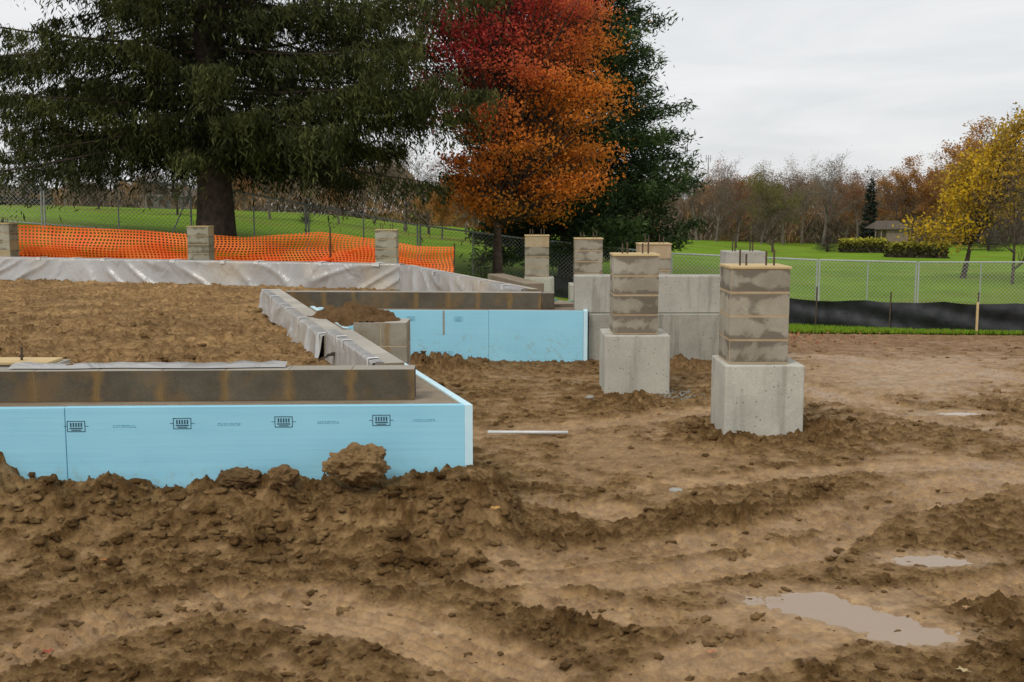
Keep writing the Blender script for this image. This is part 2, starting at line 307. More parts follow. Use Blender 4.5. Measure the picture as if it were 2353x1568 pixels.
def mudfield(x,y):
    base=h0(x,y); ins=inside(x,y)
    PX,PY=flatproj(x,y,0)
    A_=.58+.28*fbm(x*.9,y*.9,3,11)
    for px,py,rx,ry,v in ROUGH:
        A_=A_+v*np.exp(-((PX-px)/rx)**2*1.3-((PY-py)/ry)**2*1.3)
    for cx_,cy_,r,hh in MOUND: A_=A_+.6*np.exp(-(((x-cx_)**2+(y-cy_)**2)/r**2))
    A_=np.clip(A_,.18,1.05); A_=np.where(ins,.62+.4*fbm(x*.7,y*.7,3,21),A_)
    A_=np.clip(A_*(1+1.1*fbm(x*4.5,y*4.5,4,61)),.05,1.3)
    tracks=np.zeros_like(x); dip=np.zeros_like(x); trd=np.zeros_like(x)
    wob=.07*fbm(x*2.,y*2.,4,31); rm=np.clip(.5+1.6*fbm(x*3,y*3,2,5),0,1.5); tm=np.clip(.8+1.4*fbm(x*1.6,y*1.6,2,8),0,1.3); tk=.5+.5*sst(-.45,.15,fbm(x*1.1,y*1.1,3,87))
    for pts,w,tr in TR:
        P=[onz(p,q,0) for p,q in pts]; best=np.full(x.shape,9.); sl=np.zeros_like(x); acc=0
        for a,b in zip(P[:-1],P[1:]):
            d=(b-a); L=d.xy.length; t=np.clip(((x-a.x)*d.x+(y-a.y)*d.y)/(L*L),0,1)
            ds=np.hypot(x-a.x-d.x*t,y-a.y-d.y*t); m=ds<best; best=np.where(m,ds,best); sl=np.where(m,acc+t*L,sl); acc+=L
        b0=best+.02*fbm(x*3,y*3,2,44); best=best+wob
        k=(1-sst(w*.65,w*1.2,best))*tk; k=np.where(ins,0,k)
        tracks=np.maximum(tracks,k); tread=np.clip(np.sin(2*np.pi*(sl/.10+b0*3))*1.8,-1,1)*.5
        trd=trd+k*tread*tr*tm
        rut=np.cos(2*np.pi*b0/.085)*(1.5-tr if tr<1.4 else 0)
        dip=dip-k*.012+k*tread*.014*tr*tm+k*.007*rut+np.where(ins,0,.013*np.exp(-((best-w*1.2)/(w*.2))**2)*rm)
        trd=trd+k*.45*rut
    Aeff=A_*(1-.46*tracks)
    far=1-.35*sst(9,18,y)
    wx=x+.03*perlin(x*9,y*9,1)+.012*perlin(x*25,y*25,3); wy=y+.03*perlin(x*9,y*9,2)+.012*perlin(x*25,y*25,4)
    W1=domes(wx,wy,.15,1,.35,.6); W2=domes(wx,wy,.08,2,.55,.8); W3=domes(wx,wy,.045,3,.7,.8); W4=domes(x,y,.026,4,.7,.6)
    R=ridge(x*6,y*6,5,51,.6); R2=ridge(x*14,y*14,4,71,.6)
    det=Aeff*(.018*W1+.032*W2*(.35+.8*W1+.4*Aeff)+.032*W3*(.6+W2)+.015*W4+.010*R+.008*R2)-.022*A_+.008*fbm(x*1.3,y*1.3,3,4)+.007*fbm(x*9,y*9,5,6)+.008*W4
    z=base+det*far+dip
    bz=np.interp(x,BX,BZ); berm=np.where(y<7.,bz*np.exp(-(np.clip(6.75-y,0,9)/.48)**2*.9),bz*np.exp(-((y-7.)/.3)**2))
    z=z+np.where(ins,0,np.clip(berm-.01,0,1))+np.where(ins|(y>7),0,.05*(W2*.8+W1-.3)*np.clip(berm*3,0,1))
    for cx_,cy_,r,hh in MOUND: z=z+hh*np.exp(-(((x-cx_)**2+(y-cy_)**2)/r**2))*(.5+1.2*W2+.3*R)
    zin=.66-.24*sst(8,21,y)+det*1.1+.05*W1*(fbm(x*1.1,y*1.1,2,77)>.0)+.04*fbm(x*.8,y*.8,3,78)+.08*np.exp(-((y-14.9)/.3)**2)*(.6+fbm(x*2,y*2,3,2))
    z=np.where(ins,zin,z)
    edge=sst(19.4,20.2,y); z=np.where(ins,z,z-edge*.2)
    wet=np.clip(tracks*.8+.6*(1-sst(.2,.6,A_)),0,1)
    for cx_,cy_,a,bb,wv in pud:
        s=np.hypot((x-cx_)/a,(y-cy_)/bb)-1+.42*fbm(x/(a*.4),y/(bb*.7),4,41); w=1-sst(0,1.3,s)
        z=np.where(ins,z,z*(1-w)+w*(wv+.03*s+.005*fbm(x*14,y*14,3,9))); wet=np.maximum(wet,w)
        lim=(~ins)&(s<4)&(s>1.2); z=np.where(lim,np.minimum(z,wv+.025+.02*(s-1.2)+.3*np.clip(det,-.05,.05)),z)
    smin=np.full(x.shape,9.); wvm=np.zeros_like(x)
    for cx_,cy_,a,bb,wv in pud:
        s=np.hypot((x-cx_)/a,(y-cy_)/bb)-1+.42*fbm(x/(a*.4),y/(bb*.7),4,41); m=s<smin; wvm=np.where(m,wv,wvm); smin=np.minimum(smin,s)
    z=np.where((~ins)&(smin>.1)&(smin<1.6),np.maximum(z,wvm+.004),z); z=np.where((~ins)&(smin<0),np.minimum(z,wvm-.003),z)
    wet=np.clip(wet+.35*np.exp(-((PX-2150)/300)**2-((PY-870)/90)**2)+.3*np.exp(-((PX-1680)/170)**2-((PY-1515)/30)**2),0,1)
    wet=np.where(ins,.05,wet)
    hi=np.clip((.4*W2+.4*W3+.3*W4+.3*(R2-.1))*1.5,0,1)
    t=np.clip(.22+Aeff*.22+.38*fbm(x*1.6,y*1.6,5,17)+1.1*(hi-.33)*(.5+.9*Aeff)+.24*np.clip(trd,-1,1),0,1)[:,None]
    tan=np.array([.47,.305,.142]); dk=np.array([.185,.105,.040]); we=np.array([.375,.240,.120])
    col=tan*(1-t)+dk*t; ww=(wet*.5)[:,None]; col=col*(1-ww)+we*ww
    rr=(sst(12,17,y)*np.where(ins,0,1))[:,None]; col=col*(1-.4*rr)+.4*rr*np.array([.41,.25,.155])
    tp=sst(-.1,.3,fbm(x*.9,y*1.6,3,91))[:,None]
    col=np.where(ins[:,None],col*(.88+.35*(1-tp))+.12*np.array([.48,.33,.175]),col)
    return z,col,wet,Aeff,ins
nc,nr=980,780
us=np.linspace(-.62,.62,nc); inv=np.linspace(1/3.7,1/25.,nr); ds=1/inv
Ug,Dg=np.meshgrid(us,ds); X=(Ug*Dg).ravel(); Y=Dg.ravel()
Z,col,wet,AE,INS=mudfield(X,Y)
ground=mk('ground',np.stack([X,Y,Z],1),gridq(nr,nc),MUD,col=col,smooth=True); a=ground.data.attributes.new('wet','FLOAT','POINT'); a.data.foreach_set('value',wet.astype(np.float32)); tag(ground,kind='structure')
def ghz(x,y):
    j=int(np.clip(round((1/y-inv[0])/(inv[1]-inv[0])),0,nr-1)); i=int(np.clip(round((x/y-us[0])/(us[1]-us[0])),0,nc-1)); return float(Z[j*nc+i])
gx,gy=np.meshgrid(np.linspace(-45,45,120),np.linspace(-15,21,60)); gz=h0(gx,gy)-.22+.03*fbm(gx,gy,3,3)
cc=np.tile([.28,.18,.10],(7200,1)); o=mk('ground_surround',np.stack([gx.ravel(),gy.ravel(),gz.ravel()],1),gridq(60,120),MUD,col=cc,smooth=True); tag(o,kind='structure')
us2=np.linspace(-1.6,1.6,260); dd=np.geomspace(19.7,700,190); Ug,Dg=np.meshgrid(us2,dd); X2=(Ug*Dg).ravel(); Y2=Dg.ravel()+np.where(Dg.ravel()<20,.25*perlin(X2*1.5,X2*0+.3,4),0)
Z2=h0(X2,Y2)+.03+.06*fbm(X2*.15,Y2*.15,3,2)
tag(mk('lawn',np.stack([X2,Y2,Z2],1),gridq(190,260),LAWN,smooth=True),kind='structure')
# one water sheet for the joined long puddle, one each for the small ones
def wsheet(parts,k):
    n=40; V=[];Ff=[]
    for q,(cx_,cy_,a_,bb,wv) in enumerate(parts):
        b=len(V); zq=wv+.0005*q; V.append((cx_,cy_,zq)); V+=[(cx_+a_*1.35*math.cos(t*2*math.pi/n),cy_+bb*1.35*math.sin(t*2*math.pi/n),zq) for t in range(n)]; Ff+=[(b,b+i+1,b+(i+1)%n+1) for i in range(n)]
    tag(mk('puddle_water',V,Ff,WATER),kind='structure')
wsheet(pud[:4],0); wsheet(pud[4:5],1); wsheet(pud[5:],2)
# ---------- clods
def lump(seed,sub=3,rough=.35):
    bm=bmesh.new(); bmesh.ops.create_icosphere(bm,subdivisions=sub,radius=1); off=Vector((seed*3.1,seed*1.7,seed*.9))
    for v in bm.verts:
        d=v.co.normalized(); v.co=d*(1+rough*mnoise.fractal(d*1.6+off,.8,2.1,4)+.12*abs(mnoise.noise(d*5+off)))
    V=np.array([v.co[:] for v in bm.verts]); Fv=np.array([[w.index for w in f.verts] for f in bm.faces]); bm.free(); return V,Fv
lps=[lump(i,2,.8) for i in range(12)]; lps1=[lump(i,1,.8) for i in range(12)]
prob=np.clip(AE,.05,1.3)**1.5*(Y/8)**.3*np.where(Y<17,1,0)*np.where(INS,.4,1); prob=np.where(wet>.8,prob*.2,prob); bzz=np.interp(X,BX,BZ); prob=prob*(1+1.3*((Y>5.9)&(Y<6.85)&(bzz>.1)))
pi=rng.choice(len(X),10500,p=prob/prob.sum())
Vs=[];Fs=[];Cs=[];nb=0
for k in pi:
    near=(5.8<Y[k]<6.85 and bzz[k]>.1)
    s=(.004+(.030 if near else .019)*rng.random()**3.6)*(1 if Y[k]<9 else 1.6); v,f=(lps if s>.011 else lps1)[rng.integers(12)]; an=rng.random()*6.28; ca,sa=math.cos(an),math.sin(an)
    w=v*np.array([s*(1+.9*rng.random()),s,s*.55]); w=np.stack([w[:,0]*ca-w[:,1]*sa,w[:,0]*sa+w[:,1]*ca,w[:,2]],1)+np.array([X[k],Y[k],Z[k]+s*.05])
    Vs.append(w);Fs.append(f+nb);nb+=len(v);Cs.append(np.tile(col[k]*(.7+.5*rng.random()),(len(v),1)))
tag(mk('soil_crumbs',np.concatenate(Vs),np.concatenate(Fs),CLOD,col=np.concatenate(Cs)),'loose brown soil crumbs scattered over the mud','soil',kind='stuff')
def clod(name,p,r,label,seed,cat='dirt clod',sub=5,c=(.26,.165,.08)):
    v,f=lump(seed,sub,.32); v=v*np.array(r)+np.array(p)
    n=np.array([mnoise.fractal(Vector(q*11),.9,2.1,5)*.7+1.0*abs(mnoise.noise(Vector(q*26)))+.6*abs(mnoise.noise(Vector(q*60))) for q in v]); cen=np.array(p); dirv=(v-cen); dirv/=np.linalg.norm(dirv,axis=1)[:,None]
    v=v+dirv*(n*.017*min(1,r[0]/.12))[:,None]
    o=mk(name,v,f,CLOD,col=np.tile(c,(len(v),1)),smooth=True,origin=p); return tag(o,label,cat)
p=at(820,1068,6.64); clod('dirt_clod',p,(.165,.13,.110),'big tan clod leaning on the front blue foam board',5,sub=6,c=(.44,.29,.14))
p=at(652,1094,6.70); clod('dirt_clod',p,(.08,.06,.06),'small pointed clod against the blue foam, left of the biggest clod',8,c=(.34,.215,.105))
p=at(555,1098,6.70); clod('dirt_clod',p,(.13,.08,.05),'low dark clod against the blue foam, second left of the biggest clod',11)
# ---------- foundation: front wall
fA=(XY(-420,6.78,945),6.78); fB=(XY(1067,6.93,937),6.93); FF=Fr(fA,fB)
dg=(B-A).normalized(); nrm=Vector((dg.y,-dg.x))
t=empty('foundation_wall',(fB[0],fB[1],0),'front foundation wall with bright blue foam board and one course of dark block','wall')
xs=((at(150,1000,6.83)-FF.A).xy).dot(FF.d.xy)
fp1=MB().box(FF,0,xs-.002,0,.05,-.2,.712).build('foam_panel',FOAM,t,bevel=.003)
fp2=MB().box(FF,xs+.002,FF.L,0,.05,-.2,.714).build('foam_panel',FOAM,t,bevel=.003)
cor=Vector((XY(1086,6.93,937),6.925)); q0=Vector((fB[0]+.002,6.925)); side=[q0,cor,cor+dg*7.2,q0+dg*7.2]
MB().prism([(v.x,v.y) for v in side],-.2,.716).build('side_foam_panel',FOAML,t,bevel=.003)
c0=Vector(FF(0,.052,0)[:2]); c1=Vector(FF(FF.L-.01,.052,0)[:2]); far=c1+dg*7.0
MB().prism([(c0.x,c0.y),(c1.x,c1.y),(far.x,far.y),(B.x-.15,B.y-.1),(A.x-.24,7.45),(c0.x,7.30)],-.2,.705).build('concrete_ledge',DCONC,t)
xe=FF.L-(fB[0]-A.x)
mb=MB(); k=0; xq=xe
while xq>0:
    sh=.88+.24*random.random(); mb.box(FF,max(xq-.397,0),xq,.235,.43,.709,.905,(sh,sh,sh*.98)); xq-=.4
o=mb.build('block_course',BROW,t,bevel=.003)
for v in o.data.uv_layers[0].data: v.uv[0]-= (xe%.4)+.235-.003
MB().box(FF,.01,xe-.006,.2360,.42,.707,.902).build('mortar',MORTD,t)
def sheet(fr,x0,x1,y,z0,z1,nx,nz,amp,name,parent,fold=0,seed=0,mat=None,zfun=None):
    xs_=np.linspace(x0,x1,nx); zz=np.linspace(0,1,nz); V=[];UV=[]
    for j in zz:
        for x in xs_:
            zt=z1+(zfun(x) if zfun else 0)
            z=z0+(zt-z0)*j
            q=x*1.0+(z-z0)*1.6*math.sin(x*.7+seed)
            n=mnoise.noise(Vector((q*1.1+seed,z*.9,seed))); r=(1-2*abs(mnoise.noise(Vector((q*1.5,z*1.2,seed+4)))))
            V.append(fr(x,y-amp*(n*.8+.5+.7*max(r,0)**4)*(1-.7*j)-.004,z)); UV.append((x,z))
    if fold:
        for k in (1,2,3,4):
            for x in xs_:
                zt=z1+(zfun(x) if zfun else 0)
                V.append(fr(x,y+fold*k/4*(1+.15*mnoise.noise(Vector((x*1.2,seed,3)))),zt+.004+.005*abs(mnoise.noise(Vector((x*2,k*.6,seed)))))); UV.append((x,z1+k*.05))
    rows=nz+(4 if fold else 0)
    return mk(name,V,gridq(rows,nx),mat or PLAS,parent,uv=UV,smooth=True)
V=[];n=60;x0=FF.L-2.9;x1=FF.L-1.15
for j in range(5):
    for i in range(n):
        x=x0+(x1-x0)*i/(n-1); V.append(FF(x,.30+.05*mnoise.noise(Vector((x*2,0,0)))+j*.05,.912+.03*math.sin(j/4*math.pi)*(.4+abs(mnoise.noise(Vector((x*5,j,0)))))+ (.004 if j else 0)))
mk('plastic_film',V,gridq(5,n),PLAS,t,smooth=True)
def stamp(fr,x,z,s,parent,mat=INK,y=-.0025):
    mb=MB(); w,h,l=.055*s,.034*s,.0035*s
    mb.box(fr,x-w,x+w,y,y+.002,z+h-l,z+h); mb.box(fr,x-w,x+w,y,y+.002,z-h,z-h+l); mb.box(fr,x-w,x-w+l,y,y+.002,z-h+l,z+h-l); mb.box(fr,x+w-l,x+w,y,y+.002,z-h+l,z+h-l)
    for k in range(5):
        xx=x-.032*s+k*.016*s; mb.box(fr,xx-.004*s,xx+.004*s,y,y+.002,z-.004*s,z+.022*s)
    mb.box(fr,x-.04*s,x+.04*s,y,y+.002,z-.016*s,z-.010*s); mb.box(fr,x-.03*s,x+.03*s,y,y+.002,z-.026*s,z-.022*s)
    mb.box(fr,x-w-.02*s,x-w,y,y+.002,z,z+l*.6); mb.box(fr,x+w,x+w+.02*s,y,y+.002,z,z+l*.6)
    return mb.build('printed_stamp',mat,parent)
def dashes(fr,x,z,s,parent,rows=2,mat=INK2,n=9,y=-.0025):
    mb=MB(); rr=random.Random(int(x*1000))
    for r in range(rows):
        xx=x-.065*s
        while xx<x+.065*s:
            w=(.003+.006*rr.random())*s; mb.box(fr,xx,xx+w,y,y+.002,z+r*.010*s,z+r*.010*s+.005*s); xx+=w+(.003+.008*rr.random())*s
    return mb.build('printed_lettering',mat,parent)
def fx(fr,px,py,Y): return ((at(px,py,Y)-fr.A).xy).dot(fr.d.xy)
for px,py in ((180,977),(420,972),(651,970),(875,968)): pt=at(px,py,6.88); stamp(FF,fx(FF,px,py,6.88),pt.z,1.0,fp2)
for px,py in ((288,980),(525,977),(753,974),(973,971)): dashes(FF,fx(FF,px,py,6.88),at(px,py,6.88).z,1.0,fp2)
def wall_wrapped(P,Q,th,z0,z1,zb,parent_label,cat='wall',amp=.03,name='block_wall',tabs=6,tabw=.05,zs=None,seed=0,fold=.3):
    fr=Fr(P,Q); tt=empty(name,(P[0],P[1],0),parent_label,cat)
    mb=MB(); x=0
    while x<fr.L-.01:
        s=.88+.22*random.random(); mb.box(fr,x,min(x+.397,fr.L),.0,th,z0,z1+(zs(x) if zs else 0),(s,s,s)); x+=.4
    mb.build('block_course',BWALL,tt,bevel=.004)
    pf=sheet(fr,0,fr.L,0,zb,z1,int(fr.L*24)+8,16,amp,'plastic_film',tt,fold=th*fold,seed=seed,zfun=zs)
    rr=random.Random(seed)
    for k in range(tabs):
        x=(k+.5+.7*(rr.random()-.5))*fr.L/tabs; zt=z1+(zs(x) if zs else 0); w=tabw*(.7+.6*rr.random()); yo=-amp*.4
        mb=MB(); mb.box(fr,x-w/2,x+w/2,yo-.006,yo-.002,zt-.045,zt+.008); mb.box(fr,x-w/2,x+w/2,yo-.002,th*fold,zt+.012,zt+.015); mb.build('white_tab',WHITE,pf)
    return tt,fr
def Lp(Y,off=0): return (lerpx(A,B,Y)-off,Y)
t1,f1=wall_wrapped(Lp(9.42,.21),Lp(7.42,.21),.2,.60,.905,.66,'near half of slanting block wall wrapped in film, meeting the front course',tabs=3,tabw=.035,seed=2,amp=.03)
t2,f2=wall_wrapped(Lp(14.75,.235),Lp(9.46,.235),.225,.55,.85,.60,'far half of slanting block wall under wrinkled film, running back to the rear course',tabs=6,tabw=.035,seed=3,amp=.07)
V=[];base=at(735,835,9.0)
for i in range(12):
    for j in range(8):
        a_=i/11;b_=j/7; V.append((base.x+a_*.22,base.y-.1+b_*.1,base.z+.10*math.sin(a_*2.2+.3)*(1-.4*b_)+.02*mnoise.noise(Vector((a_*6,b_*6,0)))))
tag(mk('plastic_scrap',V,gridq(12,8),PLAS,smooth=True,origin=tuple(base)),'loose flap of clear film curling on the soil beside the slanting wall','film')
p0=XY(812,10.8,780); p1=XY(934,10.8,780); zt=at(870,742,10.8).z
t=empty('block_pilaster',((p0+p1)/2,10.9,0),'squat tan block pilaster with soil heaped on top beside slanting wall','pillar')
mb=MB()
for z0,z1 in ((-.05,.19),(.2,.39),(.4,.59),(.6,zt)):
    off=.26 if int(z0*5)%2 else .13
    mb.box(ID,p0,p0+off-.004,10.8,11.2,z0,z1); mb.box(ID,p0+off+.004,p1,10.8,11.2,z0,z1)
mb.build('block_column',BWALL,t,bevel=.003); MB().box(ID,p0+.004,p1-.004,10.802,11.19,-.05,zt-.004).build('mortar',MORT,t)
n=90; gx,gy=np.meshgrid(np.linspace(-1,1,n),np.linspace(-1,1,n)); r=np.hypot(gx,gy); hx=gx.ravel()*.46; hy=gy.ravel()*.22
hz=.15*np.clip(1-(r.ravel()+.25*fbm(hx*6,hy*6,3,3))**2,-.3,1)+.05*domes(hx,hy,.11,3,.7)+.03*domes(hx,hy,.05,5,.7)-.02
cxh=XY(810,11.0,725); V=np.stack([hx+cxh,hy+11.03,np.maximum(hz,-.10)+zt],1); tag(mk('soil_heap',V,gridq(n,n),MUD,col=np.tile([.23,.14,.068],(n*n,1)),smooth=True,origin=(cxh,11.0,zt)),'heap of dark crumbly soil on top of the squat block pilaster','soil heap')
bA=(XY(690,14.2,713),14.2); bB=(XY(1350,14.0,717),14.0); FB=Fr(bA,bB)
t=empty('foundation_wall',(bB[0],bB[1],0),'rear foundation wall with pale blue foam board behind the squat pilaster','wall')
xs=fx(FB,1123,770,14.1); zt=.632
fb1=MB().box(FB,0,xs-.0015,0,.05,-.2,zt).build('foam_panel',FOAM,t,bevel=.002); MB().box(FB,xs+.0015,FB.L-.055,0,.05,-.2,zt+.003).build('foam_panel',FOAM,t,bevel=.002)
MB().box(FB,FB.L-.052,FB.L,-.004,.5,-.2,zt+.006).build('side_foam_panel',FOAML,t,bevel=.004)
MB().box(FB,0,FB.L-.06,.053,.62,-.2,zt-.008).build('concrete_ledge',DCONC,t)
xa=fx(FB,650,690,14.45); xb=fx(FB,1244,690,14.4); mb=MB(); xq=xb
while xq>xa+.05:
    sh=.92+.16*random.random(); mb.box(FB,max(xq-.397,xa),xq,.32,.52,zt-.004,zt+.202,(sh,sh,sh)); xq-=.4
o=mb.build('block_course',BROW,t,bevel=.003)
for v in o.data.uv_layers[0].data: v.uv[0]-=(xb%.4)+.32-.003
MB().box(FB,xa+.01,xb-.01,.3215,.51,zt-.006,zt+.199).build('mortar',MORTD,t)
MB().box(FB,xb+.01,xb+.16,.30,.56,zt-.004,zt+.20,(.75,.72,.7)).build('end_block',BROW,t,bevel=.005)
for px,py in ((943,733),(1053,733)): stamp(FB,fx(FB,px,py,14.1),at(px,py,14.1).z,.9,fb1,INK2)
dashes(FB,fx(FB,1018,815,14.1),at(1018,815,14.1).z-.02,1.8,fb1,rows=4)
mb=MB(); s0=fx(FB,1019,730,14.1); mb.box(FB,s0-.012,s0+.012,-.003,-.001,at(1019,770,14.1).z,zt); mb.build('wet_streak',CONC2,fb1)
tag(MB().box(ID,XY(728,13.9,720),XY(741,13.9,720),13.9,14.0,.3,at(735,708,13.9).z).build('foam_offcut',FOAML,origin=(XY(735,13.9),13.9,0),bevel=.004),'thin white foam strip standing at the left end of the rear blue board','foam strip')
t3,f3=wall_wrapped((Cc.x,Cc.y),(E.x,E.y),.22,.3,.86,.40,'film-wrapped block wall slanting from rear course to the far corner',tabs=6,seed=6,amp=.09,tabw=.05,fold=.5)
MB().box(f3,.3,f3.L+.1,.23,.75,-.1,.66).build('concrete_ledge',DCONC,t3)
t4,f4=wall_wrapped((D.x-3,D.y+(D.y-Cc.y)/(D.x-Cc.x)*-3),(Cc.x,Cc.y),.22,.3,.875,.40,'long far foundation wall wrapped in grey film in front of the orange netting',tabs=11,seed=9,amp=.11,tabw=.12,fold=.9)
t=empty('concrete_curb',(XY(1100,18,640),18.2,0),'low weathered concrete curb just outside the far slanting wall','curb')
MB().box(Fr((XY(1120,20.2,632),20.2),(XY(1215,17.5,645),17.5)),0,2.6,0,.3,-.1,.72).build('curb_beam',DCONC,t,bevel=.01)
# ---------- concrete wall
t=empty('concrete_wall',(XY(1500,14.3),14.3,0),'two-tier grey cast concrete wall behind the left of the two nearest piers','wall')
zz=at(1500,720,14.2).z; zt=at(1500,634,14.25).z
MB().box(ID,XY(1352,14.12,760),XY(1668,14.12,760),14.12,14.62,-.2,zz-.004,(.86,.86,.84)).build('lower_tier',CONC2,t,bevel=.01)
MB().box(ID,XY(1320,14.25,680),XY(1662,14.25,680),14.22,14.55,zz,zt,(1,1,1)).build('upper_tier',CONC2,t,bevel=.012)
t=empty('concrete_pier',(XY(1708,14.5),14.6,0),'plain tall concrete pier at the right end of the two-tier wall','pier',None)
zt=at(1708,578,14.3).z; MB().box(ID,XY(1664,14.3,650),XY(1753,14.3,650),14.18,14.65,-.2,zt,(1.05,1.05,1.05)).build('shaft',CONC2,t,bevel=.01)
for px in (1680,1686,1720,1726): x=XY(px,14.35); MB().tube((x,14.3,zt),(x,14.3,zt+.12),.009).build('anchor_bolt',STEEL,t)
# ---------- piers
def pblk():
    m,nt,b=nmat('stained_pier_block'); g=G(nt); ge=g.geo(); pos=ge['Position']
    c=g.mix(g.ramp(g.noise(pos,2.5,4,.6),.35,.65),(.33,.29,.22),(.47,.43,.345))
    u=g.n('ShaderNodeSeparateXYZ'); g.l(g.uv(),u.inputs[0]); f=g.math('FRACT',u.outputs[1]); e=g.math('ABSOLUTE',g.math('SUBTRACT',f,.5))
    n=g.noise(pos,3.6,5,.6,.3); e2=g.math('ADD',e,g.math('MULTIPLY',g.math('SUBTRACT',n,.5),2.4))
    dk=g.ramp(e2,.26,.46); c=g.mix(g.math('MULTIPLY',dk,.74),c,(.15,.125,.093))
    jo=g.ramp(g.math('ADD',e,g.math('MULTIPLY',g.math('SUBTRACT',g.noise(pos,16,4),.5),.12)),.43,.5); c=g.mix(g.math('MULTIPLY',jo,.65),c,(.42,.29,.15))
    n2=g.ramp(g.noise(pos,130,2,.5),.4,.7); c=g.mix(g.math('MULTIPLY',n2,.28),c,(.10,.085,.06))
    c=g.mix(1.,c,g.attr('Col')['Color'],'MULTIPLY'); g.l(c,b.inputs['Base Color']); b.inputs['Roughness'].default_value=.9; b.inputs['Specular IOR Level'].default_value=.15
    g.bump(g.noise(pos,110,5,.75),.7,.006,b); return m
PBLK=pblk()
def pier(px0,px1,ytop,Y,label,base=None,rows=4,seed=0,bolth=.13):
    rr=random.Random(seed); x0=XY(px0,Y,ytop+60); x1=XY(px1,Y,ytop+60); w=x1-x0; zt=at((px0+px1)/2,ytop,Y).z; cx_=(x0+x1)/2
    gz=H(cx_,Y); tt=empty('masonry_pier',(cx_,Y+w/2,gz),label,'pier','block piers on concrete bases')
    ch=.2; zb=zt-.02-rows*ch
    mb=MB(); mo=MB()
    for k in range(rows):
        z0=zb+k*ch; s=.86+.24*rr.random(); j=.005*(rr.random()-.5); tint=(s,s*(.99),s*(.97+.04*rr.random()))
        mb.box(ID,x0+j,x1+j,Y+j,Y+w+j,z0+.005,z0+ch-.005,tint,v01=(k+.01,k+.99))
    mo.box(ID,x0+.002,x1-.002,Y+.002,Y+w-.002,zb-.004,zt-.022)
    mb.build('block_column',PBLK,tt,bevel=.005); mo.build('mortar',MORT,tt)
    cpl=MB().box(ID,x0-.008,x1+.012,Y-.008,Y+w,zt-.018,zt).build('cap_plate',WOOD,tt)
    for dx in (.22,.33,.68,.80):
        MB().tube((x0+w*dx,Y+w*.35+.04*(dx*10%1),zt),(x0+w*dx,Y+w*.35+.04*(dx*10%1),zt+bolth*(.75+.4*rr.random())),.0085,n=8).build('anchor_bolt',STEEL,cpl)
    if base:
        b0=XY(base[0],Y-.07,ytop+300); b1=XY(base[1],Y-.07,ytop+300)
        MB().box(ID,b0,b1,Y-.07,Y-.07+(b1-b0),gz-.25,zb-.008,(1,1,1)).build('concrete_base',CONC,tt,bevel=.012)
    else: MB().box(ID,x0-.09,x1+.09,Y-.09,Y+w+.09,gz-.25,zb-.008).build('concrete_base',CONC,tt,bevel=.012)
    return tt
pier(1678,1814,613,9.5,'nearest block pier, on the tall pale concrete base at the right',base=(1665,1847),seed=1)
pier(1410,1513,585,11.6,'second nearest block pier, standing before the two-tier concrete wall',base=(1388,1538),seed=12)
pier(1468,1541,560,17.6,'small pier seen over the concrete wall right of the second nearest pier',seed=3)
pier(1321,1384,548,20.3,'pier rising behind the left end of the two-tier concrete wall',seed=4)
pier(1206,1261,541,22.3,'pier beside the fence just left of the concrete wall, under the red maple',base=(1205,1272),seed=5)
pier(862,911,528,25.2,'pier against the right half of the orange netting',seed=6)
pier(431,480,520,25.8,'pier against the middle of the orange netting beside the big spruce trunk',seed=7)
pier(-25,23,513,26.0,'pier cut off by the left edge of the photo before the netting',seed=8)
p=at(50,828,7.6); t=empty('wooden_plate',(p.x,p.y,p.z),'raw wooden plate with upright bolt on the left of the front wall','plate')
MB().box(ID,p.x-.35,p.x+.22,7.5,7.75,p.z-.02,p.z+.0).build('board',WOOD,t,bevel=.003); MB().box(ID,p.x-.35,p.x+.25,7.52,7.8,.62,p.z-.021).build('plate_support',CONC2,t)
MB().tube((p.x,7.6,p.z),(p.x+.004,7.6,p.z+.09),.009).tube((p.x,7.6,p.z+.02),(p.x,7.6,p.z+.035),.018,n=6).build('bolt',STEEL,t)
clod('dirt_clod',at(160,846,7.2),(.06,.04,.02),'small flat clod resting on top of the front block course',41,sub=3)
clod('dirt_clod',at(845,801,8.4),(.05,.04,.02),'small clod resting on top of the slanting wall',43,sub=3)
a_=onz(1120,993,.03); b_=onz(1305,994,.03); zq=max(ghz(a_.x+(b_.x-a_.x)*i/8,a_.y) for i in range(9))+.012; a_.z=b_.z=zq; t=MB().tube(a_,b_,.014,n=10).build('plastic_pipe',WHITE,smooth=True,origin=tuple(a_)); tag(t,'short white plastic pipe lying on the mud right of the front wall','pipe')
pts=[]; c=at(1295,694,15.2)
for k in range(40): pts.append((c.x+.14*math.cos(k*.45)+.03*math.sin(k*1.3),c.y+.1*math.sin(k*.5),c.z-.02+.05*math.sin(k*.33)+.03*math.cos(k*.9)))
tag(MB().path(pts,.006).build('rope_tangle',simple('green_rope',(.10,.35,.20),(.25,.5,.38),10,.6,0),origin=tuple(c)),'tangle of pale green rope behind the right end of the rear wall','rope')
for px,py,r,lb in ((1355,908,.045,'grey round stone left of the second nearest pier base'),(1553,1114,.05,'flat grey stone in the smooth mud before the nearest pier'),(755,1163,.035,'small pale stone on the soil bank below the biggest clod')):
    p=onz(px,py,.04); p.z=ghz(p.x,p.y)+.012; v,f=lump(px,3,.15); tag(mk('stone',v*np.array([r,r*.8,r*.45])+np.array(p),f,CONC2,col=np.full((len(v),3),.9),smooth=True,origin=tuple(p)),lb,'stone')
Vs=[];Fs=[];nb=0
